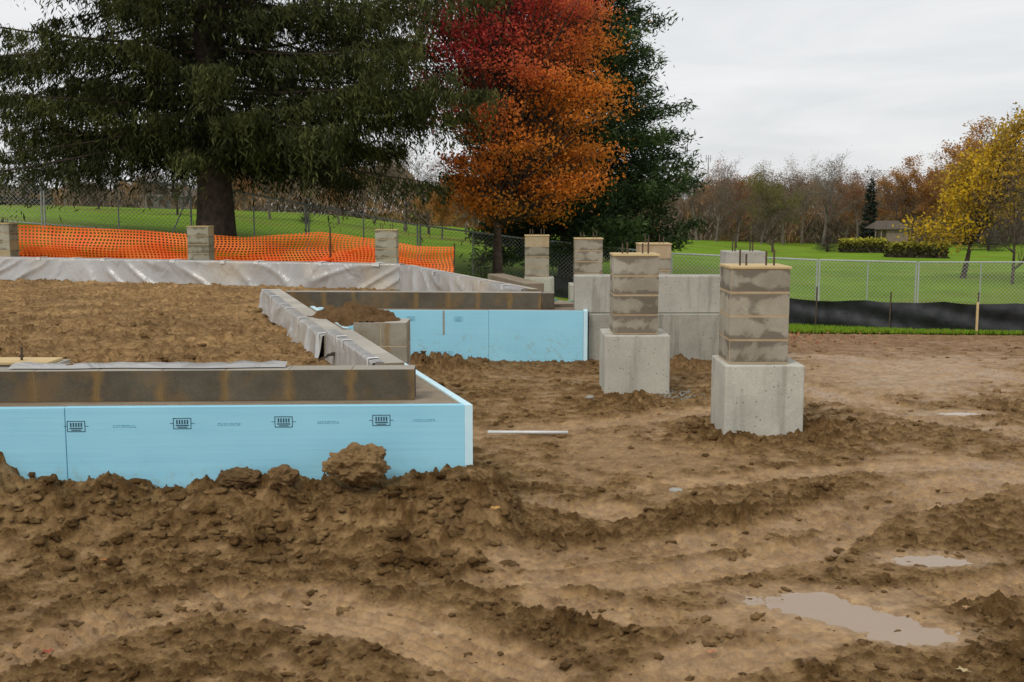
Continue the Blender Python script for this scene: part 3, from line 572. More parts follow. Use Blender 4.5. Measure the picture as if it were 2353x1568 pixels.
for k in range(110):
    p=onz(1560+rng.normal()*24,909+rng.normal()*5,0); v,f=lump(k%9+50,1,.3); r=.006+.011*rng.random(); Vs.append(v*r+np.array([p.x,p.y,ghz(p.x,p.y)+.003]));Fs.append(f+nb);nb+=len(v)
tag(mk('gravel',np.concatenate(Vs),np.concatenate(Fs),CONC2,col=np.full((nb,3),.6)),'grey gravel spilled between the two nearest pier bases','gravel',kind='stuff')
def leafthing(px,py,s,c,label,seed):
    p=onz(px,py,0)
    for _ in range(3): p=onz(px,py,ghz(p.x,p.y))
    V=[(0,0,0)];n=15;rr=random.Random(seed)
    for i in range(n):
        a=i*2*math.pi/n; r=s*(1 if i%3==0 else .5); V.append((r*math.cos(a),r*.8*math.sin(a),.25*s*rr.random()))
    an=rr.random()*6; V=[(x*math.cos(an)-y*math.sin(an)+p.x,x*math.sin(an)+y*math.cos(an)+p.y,z+p.z+.02) for x,y,z in V]
    tag(mk('fallen_leaf',V,[(0,i+1,(i+1)%n+1) for i in range(n)],simple('dry_leaf',c,(c[0]*.7,c[1]*.7,c[2]*.7),40,.7,.2,.002),origin=(p.x,p.y,p.z+.02)),label,'leaf')
leafthing(1635,1508,.035,(.45,.2,.1),'orange brown leaf on wet mud at the bottom, right of centre',1)
leafthing(1005,1466,.03,(.5,.36,.2),'pale tan leaf on the smooth mud at the bottom centre',2)
leafthing(2217,1405,.03,(.45,.27,.13),'tan leaf on clods at the right edge of the long puddle',3)
leafthing(2212,1550,.035,(.5,.38,.2),'pale leaf at the very bottom right of the mud',4)
leafthing(237,1296,.03,(.5,.2,.05),'orange leaf on dark soil at the lower left',5)
leafthing(110,1508,.035,(.35,.08,.04),'dark red leaf at the bottom left corner of the mud',6)
leafthing(1136,1176,.045,(.5,.27,.07),'golden leaf below the right corner of the front foam board',7)
leafthing(1513,955,.04,(.6,.25,.08),'orange leaf between the two nearest pier bases',8)
def rhombi(cn,a,b,cols):
    n=len(cn); V=np.empty((n,4,3)); V[:,0]=cn+a;V[:,1]=cn+b;V[:,2]=cn-a;V[:,3]=cn-b
    return V.reshape(-1,3),np.arange(4*n).reshape(n,4),np.repeat(cols,4,axis=0)
def rdir(n,zs=1.):
    v=rng.normal(size=(n,3)); v[:,2]*=zs; return v/np.linalg.norm(v,axis=1)[:,None]
def rleaf(cn,s,asp,cols,axis=None,jit=.5):
    n=len(cn); d=rdir(n)
    if axis is not None: d=axis+d*jit; d/=np.linalg.norm(d,axis=1)[:,None]
    e=np.cross(d,rdir(n)); e/=np.linalg.norm(e,axis=1)[:,None]
    s=np.asarray(s).reshape(-1,1) if np.ndim(s) else s
    return rhombi(cn,d*s,e*s*asp,cols)
n=70; px=1815+rng.random(n)**1.5*220; py=757+rng.random(n)*45
P=np.array([onz(a,b,-.15) for a,b in zip(px,py)]); P[:,2]=h0(P[:,0],P[:,1])+.05
v,f,c=rleaf(P,.024,.7,np.stack([.30+.1*rng.random(n),.12+.06*rng.random(n),.07+.02*rng.random(n)],1)); tag(mk('leaf_litter',v,f,LEAF,col=c),'dull red fallen leaves scattered on mud by the black silt fence','leaves',kind='stuff')
n=26000; xx=rng.uniform(-1,12,n); yy=19.5+rng.random(n)**1.6*2.4; P=np.stack([xx,yy,h0(xx,yy)+.04],1)
v,f,c=rleaf(P,.035+.02*rng.random(n),.14,np.stack([.12+.10*rng.random(n),.20+.14*rng.random(n),.015+.01*rng.random(n)],1),np.array([[0,0,1.]]),.6); tag(mk('grass',v,f,LEAF,col=c),'green grass blades along the foot of the silt fence','grass',kind='stuff')
# ---------- silt fence
sp_=[(1262,27.5),(1560,24),(1815,21.6),(2100,20.3),(2352,19.8),(2700,19.6)]
pts=[(XY(a,b_,730),b_) for a,b_ in sp_]
t=empty('silt_fence',(pts[2][0],pts[2][1],H(*pts[2])),'low black fabric silt fence running behind the piers to the right edge','fence')
V=[];n=300;hh=.58
tt=np.linspace(0,len(pts)-1.001,n)
for j in range(9):
    for u in tt:
        i=int(u);fu=u-i; x=pts[i][0]*(1-fu)+pts[i+1][0]*fu; y=pts[i][1]*(1-fu)+pts[i+1][1]*fu; s=u*6
        sag=.035*abs(math.sin(s*.8))+.02*mnoise.noise(Vector((s*.7,0,0)))
        V.append((x,y+.05*mnoise.noise(Vector((s*1.5,j*.25,2)))+.03*math.sin(j*1.1+s),H(x,y)-.03+(hh-sag)*j/8))
mk('fabric',V,gridq(9,n),BLACK,t,smooth=True)
for px,Y,yt in ((1877,21.1,660),(2048,20.4,672),(2250,19.95,672)):
    x=XY(px,Y,700); MB().tube((x,Y+.08,H(x,Y)-.1),(x+.01,Y+.08,at(px,yt,Y).z),.014).build('stake',STEEL,t)
x=XY(2237,19.7,730); MB().box(ID,x-.017,x+.017,19.55,19.58,H(x,19.6)-.1,at(2237,694,19.6).z).build('wooden_stake',WOOD,t)
# ---------- chain link panels
FN=[(-300,368,32),(95,400,32.5),(440,428,33),(705,470,34),(962,518,34.5),(1210,549,34.5),(1540,583,34.5),(1880,598,34.5),(2108,603,34.5),(2400,603,34.5)]
names=['leftmost chain-link panel cut by the left edge','chain-link panel between left edge and big spruce trunk','chain-link panel sloping down just right of the big spruce trunk','chain-link panel above the right end of the orange netting','chain-link panel in front of the red maple trunk','chain-link panel behind the distant piers beside the concrete wall','chain-link panel behind the nearest pier','chain-link panel second from the right edge, above the silt fence','chain-link panel at the right edge above the wooden stake']
for k in range(9):
    a_=at(*FN[k]); b_=at(*FN[k+1])
    if k<4:
        a_=at(FN[k][0],FN[k][1],FN[k][2]-1.0); b_=at(FN[k+1][0],FN[k+1][1],FN[k+1][2]-1.0)
    if k==2: a_=at(452,424,31.4)
    hgt=1.42; fr=Fr((a_.x+.04,a_.y),(b_.x-.04,b_.y)); za,zb=a_.z,b_.z
    t=empty('fence_panel',(a_.x,a_.y,za-hgt),names[k],'fence panel','temporary chain link fence panels')
    P0=Vector(fr(0,0,za));P1=Vector(fr(fr.L,0,zb)); dn=Vector((0,0,-hgt))
    MB().tube(P0,P1,.026).build('top_rail',GALV,t); MB().tube(P0+dn*.97,P1+dn*.97,.02).build('bottom_rail',GALV,t)
    for u in (0,.5,1):
        Q=P0.lerp(P1,u); MB().tube(Q+Vector((0,0,.02)),Q+dn*1.05,.028 if u!=.5 else .02).build('post',GALV,t)
    nx=12; V=[];UV=[]
    for j in (0,1):
        for i in range(nx+1):
            Q=P0.lerp(P1,i/nx)+dn*(.97*(1-j)); V.append((Q.x,Q.y-.03,Q.z)); UV.append((fr.L*i/nx,j*hgt))
    q=[(i,i+1,nx+2+i,nx+1+i) for i in range(nx)]; mk('mesh',V,q,LINK,t,uv=UV)
    if k in (1,2):
        Q=P1 if k==1 else P0; MB().tube(Q+dn*.1,Q+dn+Vector((-.45 if k==1 else .35,-.5,0)),.02).build('brace',GALV,t)
# ---------- orange netting
op=[(-120,516,27.0),(100,519,27.0),(330,530,27.1),(560,546,27.2),(640,541,27.2),(735,534,27.3),(790,540,27.3),(860,549,27.2),(960,566,27.0),(1042,567,26.8)]
t=empty('safety_netting',(XY(500,27.2),27.2,H(XY(500,27.2),27.2)),'bright orange plastic safety netting strung behind the far wall','netting')
n=320; V=[];UV=[];us_=np.linspace(0,len(op)-1.001,n)
tops=[]
for u in us_:
    i=int(u);fu=u-i; a_=[op[i][k]*(1-fu)+op[i+1][k]*fu for k in range(3)]; tops.append(at(*a_))
for j in range(13):
    acc=0
    for i,p in enumerate(tops):
        if i: acc+=(tops[i]-tops[i-1]).xy.length
        zz=p.z+(.24-p.z)*(1-j/12); zz+=.03*mnoise.noise(Vector((acc*.8,j*.3,1)))*(1 if j<12 else .6)
        V.append((p.x+.04*mnoise.noise(Vector((acc,j*.4,5))),p.y+.14*mnoise.noise(Vector((acc*.6,j*.22,7))),zz)); UV.append((acc+.15*mnoise.noise(Vector((acc*.7,j*.2,4))),j/12*1.2+.1*mnoise.noise(Vector((acc*.5,j*.1,3)))))
mk('net',V,gridq(13,n),NET,t,uv=UV,smooth=True)
V=[]
for j in range(9):
    acc=0
    for i,p in enumerate(tops[:int(n*.93)]):
        if i: acc+=(tops[i]-tops[i-1]).xy.length
        tz=.24+(p.z-.24)*(.55+.40*mnoise.noise(Vector((acc*.55,9,0)))+.10*mnoise.noise(Vector((acc*3,9,0)))); V.append((p.x,p.y+.14+.22*mnoise.noise(Vector((acc*1.5,j*.7,2)))+.1*mnoise.noise(Vector((acc*4,j*1.5,5))),.24+(tz-.24)*j/8))
mk('folded_netting',V,gridq(9,int(n*.93)),ORNG,t,smooth=True)
for px,yt in ((8,500),(120,520),(220,522),(757,520),(1042,560)):
    x=XY(px,27.3); MB().tube((x,27.35,.1),(x+.02,27.35,at(px,yt,27.3).z),.018).build('steel_stake',STEEL,t)
# ---------- trees
def tubes_np(S,n=5):
    P0=np.array([s[0] for s in S],float);P1=np.array([s[1] for s in S],float);R0=np.array([s[2] for s in S]);R1=np.array([s[3] for s in S])
    d=P1-P0; d/=np.linalg.norm(d,axis=1)[:,None]+1e-9; a=np.cross(d,np.tile([.31,.52,.79],(len(d),1))); a/=np.linalg.norm(a,axis=1)[:,None]+1e-9; c=np.cross(d,a)
    th=np.arange(n)*2*np.pi/n; V=np.empty((len(S),2*n,3))
    for i in range(n):
        w=a*math.cos(th[i])+c*math.sin(th[i]); V[:,i]=P0+w*R0[:,None]; V[:,n+i]=P1+w*R1[:,None]
    f=np.array([[i,(i+1)%n,n+(i+1)%n,n+i] for i in range(n)]); Fq=(f[None]+(np.arange(len(S))*2*n)[:,None,None]).reshape(-1,4)
    return V.reshape(-1,3),Fq
def trunkmesh(name,pts,rads,mat,parent,n=14,flare=.35):
    V=[];k=len(pts)
    for i,(p,r) in enumerate(zip(pts,rads)):
        for j in range(n):
            t=2*math.pi*j/n; rr=r*(1+.10*mnoise.noise(Vector((math.cos(t)*2,math.sin(t)*2,p[2]*1.2)))+(flare*max(0,1-i/1.5)*(.6+.4*math.sin(3*t)) if flare else 0)); V.append((p[0]+rr*math.cos(t),p[1]+rr*math.sin(t),p[2]))
    Fq=[(i*n+j,i*n+(j+1)%n,(i+1)*n+(j+1)%n,(i+1)*n+j) for i in range(k-1) for j in range(n)]
    return mk(name,V,Fq,mat,parent,smooth=True)
def conifer(base,Hh,zlow,prof,nb,label,trunk_r,strand=(.3,1.2),dens=26,lf=(.10,.3),cdark=(.010,.016,.008),clight=(.04,.055,.02),a0=-.25,a1=.12,width=.22,name='spruce_tree',hang=1.,kleaf=6,zpow=1.,jit=.5,lvar=(.70,.4),gap=None,vj=.06,t0=.06):
    t=empty(name,base,label,'tree'); bx,by,bz=base
    zs=np.linspace(0,Hh,12); trunkmesh('trunk',[(bx+.03*math.sin(z),by,bz+z-.2) for z in zs],[trunk_r*(1-z/Hh)**.8+.02 for z in zs],BARK,t)
    S=[];cn=[];ax=[];cl=[];sz=[]
    for k in range(nb):
        z0=zlow+(Hh-zlow)*((k+rng.random()*.8)/nb)**zpow*.97; az=k*2.39996+rng.normal()*.25; L=prof(z0)*(lvar[0]+lvar[1]*rng.random())
        if L<.15: continue
        if gap: L*=gap(z0,az%(2*math.pi))
        if L<.15: continue
        ca,sa=math.cos(az),math.sin(az); aa=a0+.1*rng.normal(); ab=a1; bri=.6+.8*rng.random(); cv=.12*rng.normal()
        dz_=dens*(1. if z0<10.5 else .35)
        def bp_(t_): return np.stack([bx+L*t_*(ca-sa*cv*t_),by+L*t_*(sa+ca*cv*t_),bz+z0+L*(aa*t_+ab*t_*t_)],-1)
        tq=np.linspace(0,1,7); pq=bp_(tq); rb=.012+.006*L
        for i in range(6): S.append((pq[i],pq[i+1],rb*(1-tq[i])+.005,rb*(1-tq[i+1])+.005))
        ns=int(dz_*L*(.7+.6*rng.random()))+2; tt_=rng.random(ns)**.7*(1-t0)+t0; w=width*L*(1.15-tt_)*np.minimum(1,tt_*4)+.10; qn=rng.uniform(-1,1,ns)
        P=bp_(tt_); lat=np.array([-sa,ca,0]); fw=np.array([ca,sa,0]); P=P+lat*(qn*w)[:,None]+fw*(np.abs(qn)*w*.35)[:,None]; P[:,2]-=np.abs(qn)*w*.2*(1 if hang>.5 else .3)+.03*rng.random(ns)
        clump=.75+.5*np.sin(tt_*L*4.5+k)*np.cos(qn*3+k*.7); sl=(strand[0]+(strand[1]-strand[0])*rng.random(ns)**2)*clump
        for m in range(kleaf):
            fr_=(m+rng.random(ns))/kleaf
            if hang<.5:
                Q=P+(fw*.5+lat*np.sign(qn)[:,None]*.6)*(sl*fr_)[:,None]+rng.normal(size=(ns,3))*vj; Q[:,2]+=sl*fr_*.25
                d_=(fw*.6+lat*np.sign(qn)[:,None]*.6)+np.array([0,0,.3])
            else:
                Q=P.copy(); Q[:,2]-=sl*fr_; Q+=rng.normal(size=(ns,3))*.05
                d_=np.tile(np.array([ca*.25,sa*.25,-1.]),(ns,1))
            cn.append(Q); ax.append(d_)
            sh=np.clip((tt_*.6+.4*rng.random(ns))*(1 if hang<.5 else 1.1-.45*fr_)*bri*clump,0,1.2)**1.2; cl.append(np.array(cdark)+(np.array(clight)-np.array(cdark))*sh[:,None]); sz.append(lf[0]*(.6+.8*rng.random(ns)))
    V,Fq=tubes_np(S,5); mk('branches',V,Fq,BARK,t)
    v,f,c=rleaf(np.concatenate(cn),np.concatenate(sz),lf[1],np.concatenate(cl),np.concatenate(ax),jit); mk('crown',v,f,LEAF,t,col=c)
    return t
YS=30.; xs_=XY(492,YS,500); zg=H(xs_,YS)
def prof1(z): return 8.1*min(1,.66+.34*max(z-2.6,0)/2.0)*max(0,1-(max(z,4)-4)/22)
def gap1(z,az):
    c,s=math.cos(az),math.sin(az)
    if s<-.6 and abs(c)<.7 and z<8: return .55
    if c<-.45 and 6.4<z<7.6: return .72
    return 1.
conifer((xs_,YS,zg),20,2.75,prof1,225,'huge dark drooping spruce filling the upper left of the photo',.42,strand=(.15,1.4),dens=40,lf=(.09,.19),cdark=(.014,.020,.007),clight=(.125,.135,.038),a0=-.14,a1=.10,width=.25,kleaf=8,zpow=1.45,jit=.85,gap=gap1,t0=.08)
YF=37.; xf=XY(1308,YF,500)
def prof2(z): return 4.3*min(1,.82+z/9)*max(0,1-(max(z,2)-2)/20)**.8
conifer((xf,YF,H(xf,YF)),20,.7,prof2,350,'tall dark green fir behind the right side of the red maple',.3,strand=(.2,.65),dens=48,lf=(.10,.22),cdark=(.012,.023,.010),clight=(.095,.145,.05),a0=-.05,a1=.15,width=.44,hang=.45,kleaf=5,name='fir_tree',zpow=1.05,jit=.95,lvar=(.60,.44),vj=.13)  # foliage colour brightens towards branch ends, lit tips painted into it
def clumptree(base,prof,ncl,nlf,ls,colfn,label,trunk_h,trunk_r,clr=.42,barkm=BARK,name='maple_tree',inner=.35,lean=(0,0),flat=.6,brk=1.):
    t=empty(name,base,label,'tree'); bx,by,bz=base; zs=[p[0] for p in prof]; z0,z1=zs[0],zs[-1]
    cxs=[p[1] for p in prof]; rs=[p[2] for p in prof]
    n=8; pts=[(bx+lean[0]*(i/n),by,bz-.15+trunk_h*i/n) for i in range(n+1)]; trunkmesh('trunk',pts,[trunk_r*(1-.5*i/n) for i in range(n+1)],barkm,t,10,.3)
    S=[];cen=[]; top=np.array(pts[-1])
    w=np.array([max(np.interp(z,zs,rs),.1)**1.6 for z in np.linspace(z0,z1,60)]); w/=w.sum()
    for k in range(ncl):
        z=np.linspace(z0,z1,60)[rng.choice(60,p=w)]+rng.normal()*.08; r=np.interp(z,zs,rs)*(inner+(1-inner)*rng.random()**.6)*(.80+.36*rng.random()); a=rng.random()*2*np.pi
        c=np.array([bx+np.interp(z,zs,cxs)+r*math.cos(a),by+r*math.sin(a),bz+z]); cen.append(c)
        st=np.array([bx+lean[0]+(np.interp(z,zs,cxs)-lean[0])*.3,by,min(bz+max(trunk_h*.8,z*.62-.3),c[2]-.2)]) if z>trunk_h else top-np.array([0,0,.2])
        mid=(st+c)/2+rng.normal(size=3)*.15+np.array([0,0,.1]); S.append((st,mid,trunk_r*.22*brk,trunk_r*.13*brk)); S.append((mid,c,trunk_r*.13*brk,.012))
        for _ in range(4): e=c+rng.normal(size=3)*clr*.8; S.append((c,e,.01,.004))
    zt=bz+z1*.75; S.append((top,np.array([bx+np.interp(z1*.7,zs,cxs),by,zt]),trunk_r*.5,.03))
    V,Fq=tubes_np(S,5); mk('branches',V,Fq,barkm,t)
    cen=np.array(cen); ci=np.repeat(np.arange(ncl),nlf); off=rng.normal(size=(len(ci),3))*clr*np.array([1,1,flat]); P=cen[ci]+off
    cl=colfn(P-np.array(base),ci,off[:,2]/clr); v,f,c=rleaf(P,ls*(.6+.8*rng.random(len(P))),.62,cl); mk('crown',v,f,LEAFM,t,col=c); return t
YM=32.; xm=XY(1143,YM,620); zm=H(xm,YM); ncm=330
def mcol(P,ci,oz):
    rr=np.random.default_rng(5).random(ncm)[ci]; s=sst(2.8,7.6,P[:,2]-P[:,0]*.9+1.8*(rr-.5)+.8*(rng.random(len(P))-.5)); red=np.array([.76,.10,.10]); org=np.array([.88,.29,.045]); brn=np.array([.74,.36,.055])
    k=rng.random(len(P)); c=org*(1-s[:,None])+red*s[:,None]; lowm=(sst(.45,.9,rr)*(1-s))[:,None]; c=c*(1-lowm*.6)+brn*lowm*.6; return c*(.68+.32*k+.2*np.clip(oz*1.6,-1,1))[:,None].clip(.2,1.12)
prof=[(1.7,.1,.5),(2.3,.6,1.8),(3.2,.8,2.5),(4.3,.85,2.65),(6,.8,2.6),(7.5,.45,2.8),(9,.3,2.5),(11,.2,1.6),(12,.1,.6)]
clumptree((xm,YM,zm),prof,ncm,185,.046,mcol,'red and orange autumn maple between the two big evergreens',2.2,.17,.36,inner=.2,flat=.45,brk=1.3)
def skel(seed,Hh,r0,clear=.3,ang=.7,levels=3,up=.25,nch=(3,2,2)):
    rd=random.Random(seed); S=[];nodes=[]
    def grow(p,d,L,r,lv):
        n=5 if lv==0 else 3; q=p
        for i in range(n):
            d=(d+Vector((rd.gauss(0,1),rd.gauss(0,1),rd.gauss(0,1)))*(.06 if lv==0 else .16)+Vector((0,0,up*.12))).normalized(); e=q+d*(L/n); ra=r*(1-.75*i/n); rb=r*(1-.75*(i+1)/n)
            S.append((tuple(q),tuple(e),ra,rb,lv)); q=e
            if lv>=2: nodes.append(tuple(q))
            if lv<levels and (lv>0 or (i+1)/n>clear):
                for _ in range(nch[min(lv,2)]):
                    ax_=d.orthogonal().normalized(); ax_.rotate(Quaternion(d,rd.random()*6.283)); nd=(d*math.cos(ang)+ax_*math.sin(ang)).normalized()
                    grow(q,nd,L*(.42+.22*rd.random())*(1 if lv else .95),rb*.6,lv+1)
    grow(Vector((0,0,0)),Vector((0,0,1)),Hh*.72,r0,0); return S,nodes
def dectree(seed,col1,col2,nleaf,ls,bark=BARKG,Hh=8.,r0=.16,thin=1.,ang=.7,clear=.25,up=.3):
    S,nodes=skel(seed,Hh,r0,ang=ang,clear=clear,up=up); tr=[s[:4] for s in S if s[4]==0]; br=[(s[0],s[1],max(s[2],.010)*thin,max(s[3],.008)*thin) for s in S if s[4]>0]
    N=np.array(nodes); ii=rng.integers(0,len(N),nleaf); P=N[ii]+rng.normal(size=(nleaf,3))*.22; k=rng.random((nleaf,1)); cl=(np.array(col1)*(1-k)+np.array(col2)*k)*(.6+.6*rng.random((nleaf,1)))
    return tr,br,rleaf(P,ls*(.6+.8*rng.random(nleaf)),.5,cl),bark
protos={}
def place_tree(key,args,px,yb,Y,htpx,label,group=None,sx=1.):
    base=at(px,yb,Y); hgt=htpx/F*Y; base.z=H(base.x,base.y)-.05
    if key not in protos:
        tr,br,lv,bark=dectree(**args)
        t=empty('deciduous_tree',(0,0,0),label,'tree',group)
        V,Fq=tubes_np(tr,7); mk('trunk',V,Fq,bark,t); V,Fq=tubes_np(br,3); mk('branches',V,Fq,bark,t)
        mk('crown',lv[0],lv[1],LEAFM,t,col=lv[2])
        mz=max(s[1][2] for s in br); protos[key]=(t,mz)
    t,mz=protos[key]
    if t.get('used'):
        n=t.copy(); C.objects.link(n)
        for ch in t.children:
            c=ch.copy(); C.objects.link(c); c.parent=n
        t=n
    t['used']=1; s=hgt/mz; t.location=base; t.scale=(s*sx,s*sx,s); t.rotation_euler=(0,0,random.random()*6.28); tag(t,label,'tree',group)
    return t
K={'brown':dict(seed=1,col1=(.27,.18,.12),col2=(.19,.13,.09),nleaf=9000,ls=.07),'rust':dict(seed=2,col1=(.42,.20,.08),col2=(.30,.17,.09),nleaf=12000,ls=.08),
'bare':dict(seed=3,col1=(.22,.18,.15),col2=(.28,.23,.19),nleaf=3500,ls=.05,thin=1.2,up=.5,ang=.6),'bare2':dict(seed=4,col1=(.2,.15,.12),col2=(.25,.19,.15),nleaf=3000,ls=.05,ang=.8,up=.15,bark=BARK,clear=.15),
'green':dict(seed=5,col1=(.19,.20,.07),col2=(.28,.23,.08),nleaf=14000,ls=.08),'pale':dict(seed=6,col1=(.42,.35,.22),col2=(.33,.26,.16),nleaf=10000,ls=.06,up=.1),
'dark':dict(seed=8,col1=(.04,.042,.022),col2=(.09,.065,.035),nleaf=16000,ls=.085,bark=BARK,clear=.35),'orange':dict(seed=9,col1=(.58,.30,.08),col2=(.42,.22,.08),nleaf=15000,ls=.10)}
right=[(1600,'brown',575,175,'brown thin tree just right of the fir, first of the right treeline'),(1645,'bare',575,190,'bare grey tree second in the right treeline, below the radio mast'),(1692,'rust',575,200,'rusty tree third from the fir in the right treeline'),(1748,'green',572,192,'olive green tree in the right treeline between rusty and brown ones'),(1798,'brown',572,180,'brown tree just right of the olive green one'),(1842,'pale',570,205,'pale spindly tree in the middle of the right treeline'),(1890,'bare',568,215,'tallest bare tree in the right treeline'),(1940,'rust',566,195,'rusty tan tree just left of the pointed dark spruce'),(1972,'brown',565,180,'brown tree touching the pointed dark spruce on its left'),(2055,'bare2',565,175,'bare grey tree behind the wooden shed roof'),(2105,'orange',565,205,'orange brown tree right of the wooden shed'),(2165,'rust',565,222,'rusty tree behind the red picnic table'),(2225,'orange',565,250,'orange tree far behind the left side of the yellow tree'),(2285,'orange',565,290,'tall orange tree far behind the yellow tree'),(2340,'green',565,310,'tall green tree at the right edge behind the yellow tree')]
for i,(px,k,yb,ht,lb) in enumerate(right): place_tree(k,K[k],px,yb,108+(i%3)*8,ht,lb,'trees along the right horizon',sx=1.25)
place_tree('bare2',K['bare2'],1775,572,78,150,'dark bare spreading tree in front of the right treeline','trees along the right horizon',1.4)
place_tree('bare2',K['bare2'],1690,574,82,150,'dark bare tree in front of the rusty tree on the right','trees along the right horizon',1.2)
left=[(228,'dark',486,55,150,'dark leafy tree under the left side of the big spruce'),(408,'dark',506,50,170,'dark tree close left of the big spruce trunk'),(150,'brown',470,90,110,'brown tree between the small blue spruce and the dark tree at left'),(560,'rust',490,75,120,'rusty tree just right of the big spruce trunk'),(622,'brown',540,52,170,'brown thin tree second right of the big spruce trunk'),(700,'pale',500,80,130,'pale tan tree behind the sloping fence panel'),(780,'rust',540,55,170,'reddish brown tree above the netting gap beneath spruce boughs'),(860,'brown',515,75,180,'brown tree left of the tall bare grey tree'),(930,'bare',520,60,240,'tall bare grey tree left of the red maple'),(985,'bare2',545,60,190,'bare dark tree touching the maple crown on its left'),(1015,'orange',560,55,150,'orange tree low behind the left of the maple trunk'),(1070,'brown',560,70,160,'brown tree behind the maple trunk'),(330,'brown',480,85,100,'brown tree between the two dark trees at left'),(1105,'bare2',628,33,85,'small leafless sapling left of the maple trunk'),(1520,'brown',580,90,150,'brown tree low behind the right skirt of the fir')]
for px,k,yb,Y,ht,lb in left: place_tree(k,K[k],px,yb,Y,ht,lb,'trees beyond the fence on the left',1.15)
place_tree('bare2',K['bare2'],2325,652,42,340,'leafless twiggy tree at the right edge beside the yellow tree',None,.8)
def small_spruce(px,yb,Y,htpx,wpx,label,cl=(.04,.06,.045)):
    b=at(px,yb,Y); z=H(b.x,b.y); h=htpx/F*Y; r=wpx/2/F*Y
    conifer((b.x,b.y,z),h,.1,lambda q:r*max(0,1-q/h)**.8,int(70),label,.08,strand=(.1,.3),dens=28/r**.5,lf=(.05*h/3,.35),cdark=(.008,.014,.010),clight=cl,a0=-.05,a1=.1,width=.3,hang=.4,kleaf=4)
small_spruce(62,472,60,150,160,'blue-green spruce at the left edge beyond the fence',(.04,.07,.06))
small_spruce(1996,565,105,168,50,'small pointed dark spruce rising above the right treeline')
small_spruce(703,540,50,40,34,'tiny young spruce on the lawn behind the sloping fence')
small_spruce(1900,567,85,42,80,'low dark evergreen shrub at the foot of the right treeline')
small_spruce(2270,572,90,60,130,'dark evergreen mass behind the yellow tree trunks')
YY=45.; xy=XY(2212,YY,600); n_y=140
def ycol(P,ci,oz):
    k=rng.random(len(P)); c=np.array([.74,.48,.035]); r2=np.random.default_rng(8).random(n_y)[ci]; g_=np.array([.42,.28,.06]); m_=(r2>.6)[:,None]; return np.where(m_,g_,c)*(.5+.75*k)[:,None]
clumptree((xy,YY,H(xy,YY)),[(1.2,-1.2,.5),(2.0,-.7,1.3),(2.9,.7,1.7),(4.2,1.5,1.8),(5.3,2.2,1.4),(6.4,2.5,.5)],n_y,72,.07,ycol,'yellow-leaved tree leaning over the lawn at the right edge',1.7,.13,.34,name='deciduous_tree',lean=(.3,0))
def woods(px0,px1,Y,ytops,n,c1,c2,label,c3=None):
    px=rng.uniform(px0,px1,n); yv=Y+rng.uniform(-6,10,n); x=(px-CX)/F*yv; yt=np.interp(px,[p[0] for p in ytops],[p[1] for p in ytops])+20*perlin(px/30.,px*0+.5,3)+10*perlin(px/8.,px*0,5)
    ztop=np.array([at(a,b,Y).z for a,b in zip(px,yt)]); zg=h0(x,yv)-.2; f=rng.random(n)**.9; P=np.stack([x,yv,zg+(ztop-zg)*f],1); k=np.clip(.5+.9*perlin(x/2.5,P[:,2]/2.,9)+.2*rng.normal(size=n),0,1)[:,None]
    cl=np.array(c1)*(1-k)+np.array(c2)*k
    if c3 is not None:
        k3=sst(.05,.3,perlin(x/3.5,P[:,2]/4.,19))[:,None]*.8; cl=cl*(1-k3)+np.array(c3)*k3
    v,fq,c=rleaf(P,.30+.25*rng.random(n),.13,cl,np.array([[0,0,1.]]),.75); tag(mk('woodland',v,fq,LEAF,col=c),label,'woodland',kind='stuff')
woods(1480,2500,135,[(1480,470),(1600,435),(1750,420),(1900,425),(2030,440),(2150,405),(2500,370)],62000,(.17,.13,.10),(.28,.215,.155),'distant brown woodland behind the right lawn',(.38,.22,.10))
woods(-150,1480,125,[(-150,430),(150,425),(300,425),(450,425),(550,395),(700,385),(900,390),(1000,425),(1480,460)],60000,(.14,.105,.075),(.27,.19,.12),'distant brown woodland behind the left lawn',(.34,.20,.09))
def hedge(px0,px1,y0,y1,Y,label,dk=1.):
    a_=at(px0,y1,Y);b_=at(px1,y1,Y); h=(y1-y0)/F*Y; z=H((a_.x+b_.x)/2,Y); base=((a_.x+b_.x)/2,Y,z); n=5000; w=b_.x-a_.x
    P=np.stack([rng.uniform(a_.x,b_.x,n),Y+rng.uniform(-.7,.7,n),z+h*(rng.random(n)**.6)],1); P+=rng.normal(size=P.shape)*.05
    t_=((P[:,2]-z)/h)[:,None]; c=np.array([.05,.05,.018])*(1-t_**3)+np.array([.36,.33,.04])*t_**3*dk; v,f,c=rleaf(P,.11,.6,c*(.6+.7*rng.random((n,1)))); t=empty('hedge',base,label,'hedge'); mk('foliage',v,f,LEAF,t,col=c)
    mb=MB(); mb.box(ID,a_.x+.1,b_.x-.1,Y-.55,Y+.55,z-.1,z+h*.85); mb.build('twigs',BARK,t)
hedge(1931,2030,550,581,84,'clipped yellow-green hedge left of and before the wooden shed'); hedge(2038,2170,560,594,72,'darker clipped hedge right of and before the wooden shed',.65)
Ysh=100.; x0=XY(2036,Ysh,540); x1=XY(2086,Ysh,540); xl=XY(2008,Ysh,540); z1=at(2050,526,Ysh).z; z2=at(2050,508,Ysh).z; zb=at(2050,560,Ysh).z-.3
SID=simple('weathered_siding',(.28,.215,.165),(.20,.15,.11),3,.8,.5,.02); SRF=simple('mossy_shingle_roof',(.085,.070,.058),(.13,.11,.09),4,.95,.3,.02,spec=.0); RF=simple('shingle_roof',(.16,.15,.13),(.22,.20,.18),4,.9,.3,.02,spec=.05)
t=empty('garden_shed',(x0,Ysh,zb),'small weathered wooden shed with open porch and pitched roof','shed')
mb=MB(); nb_=9
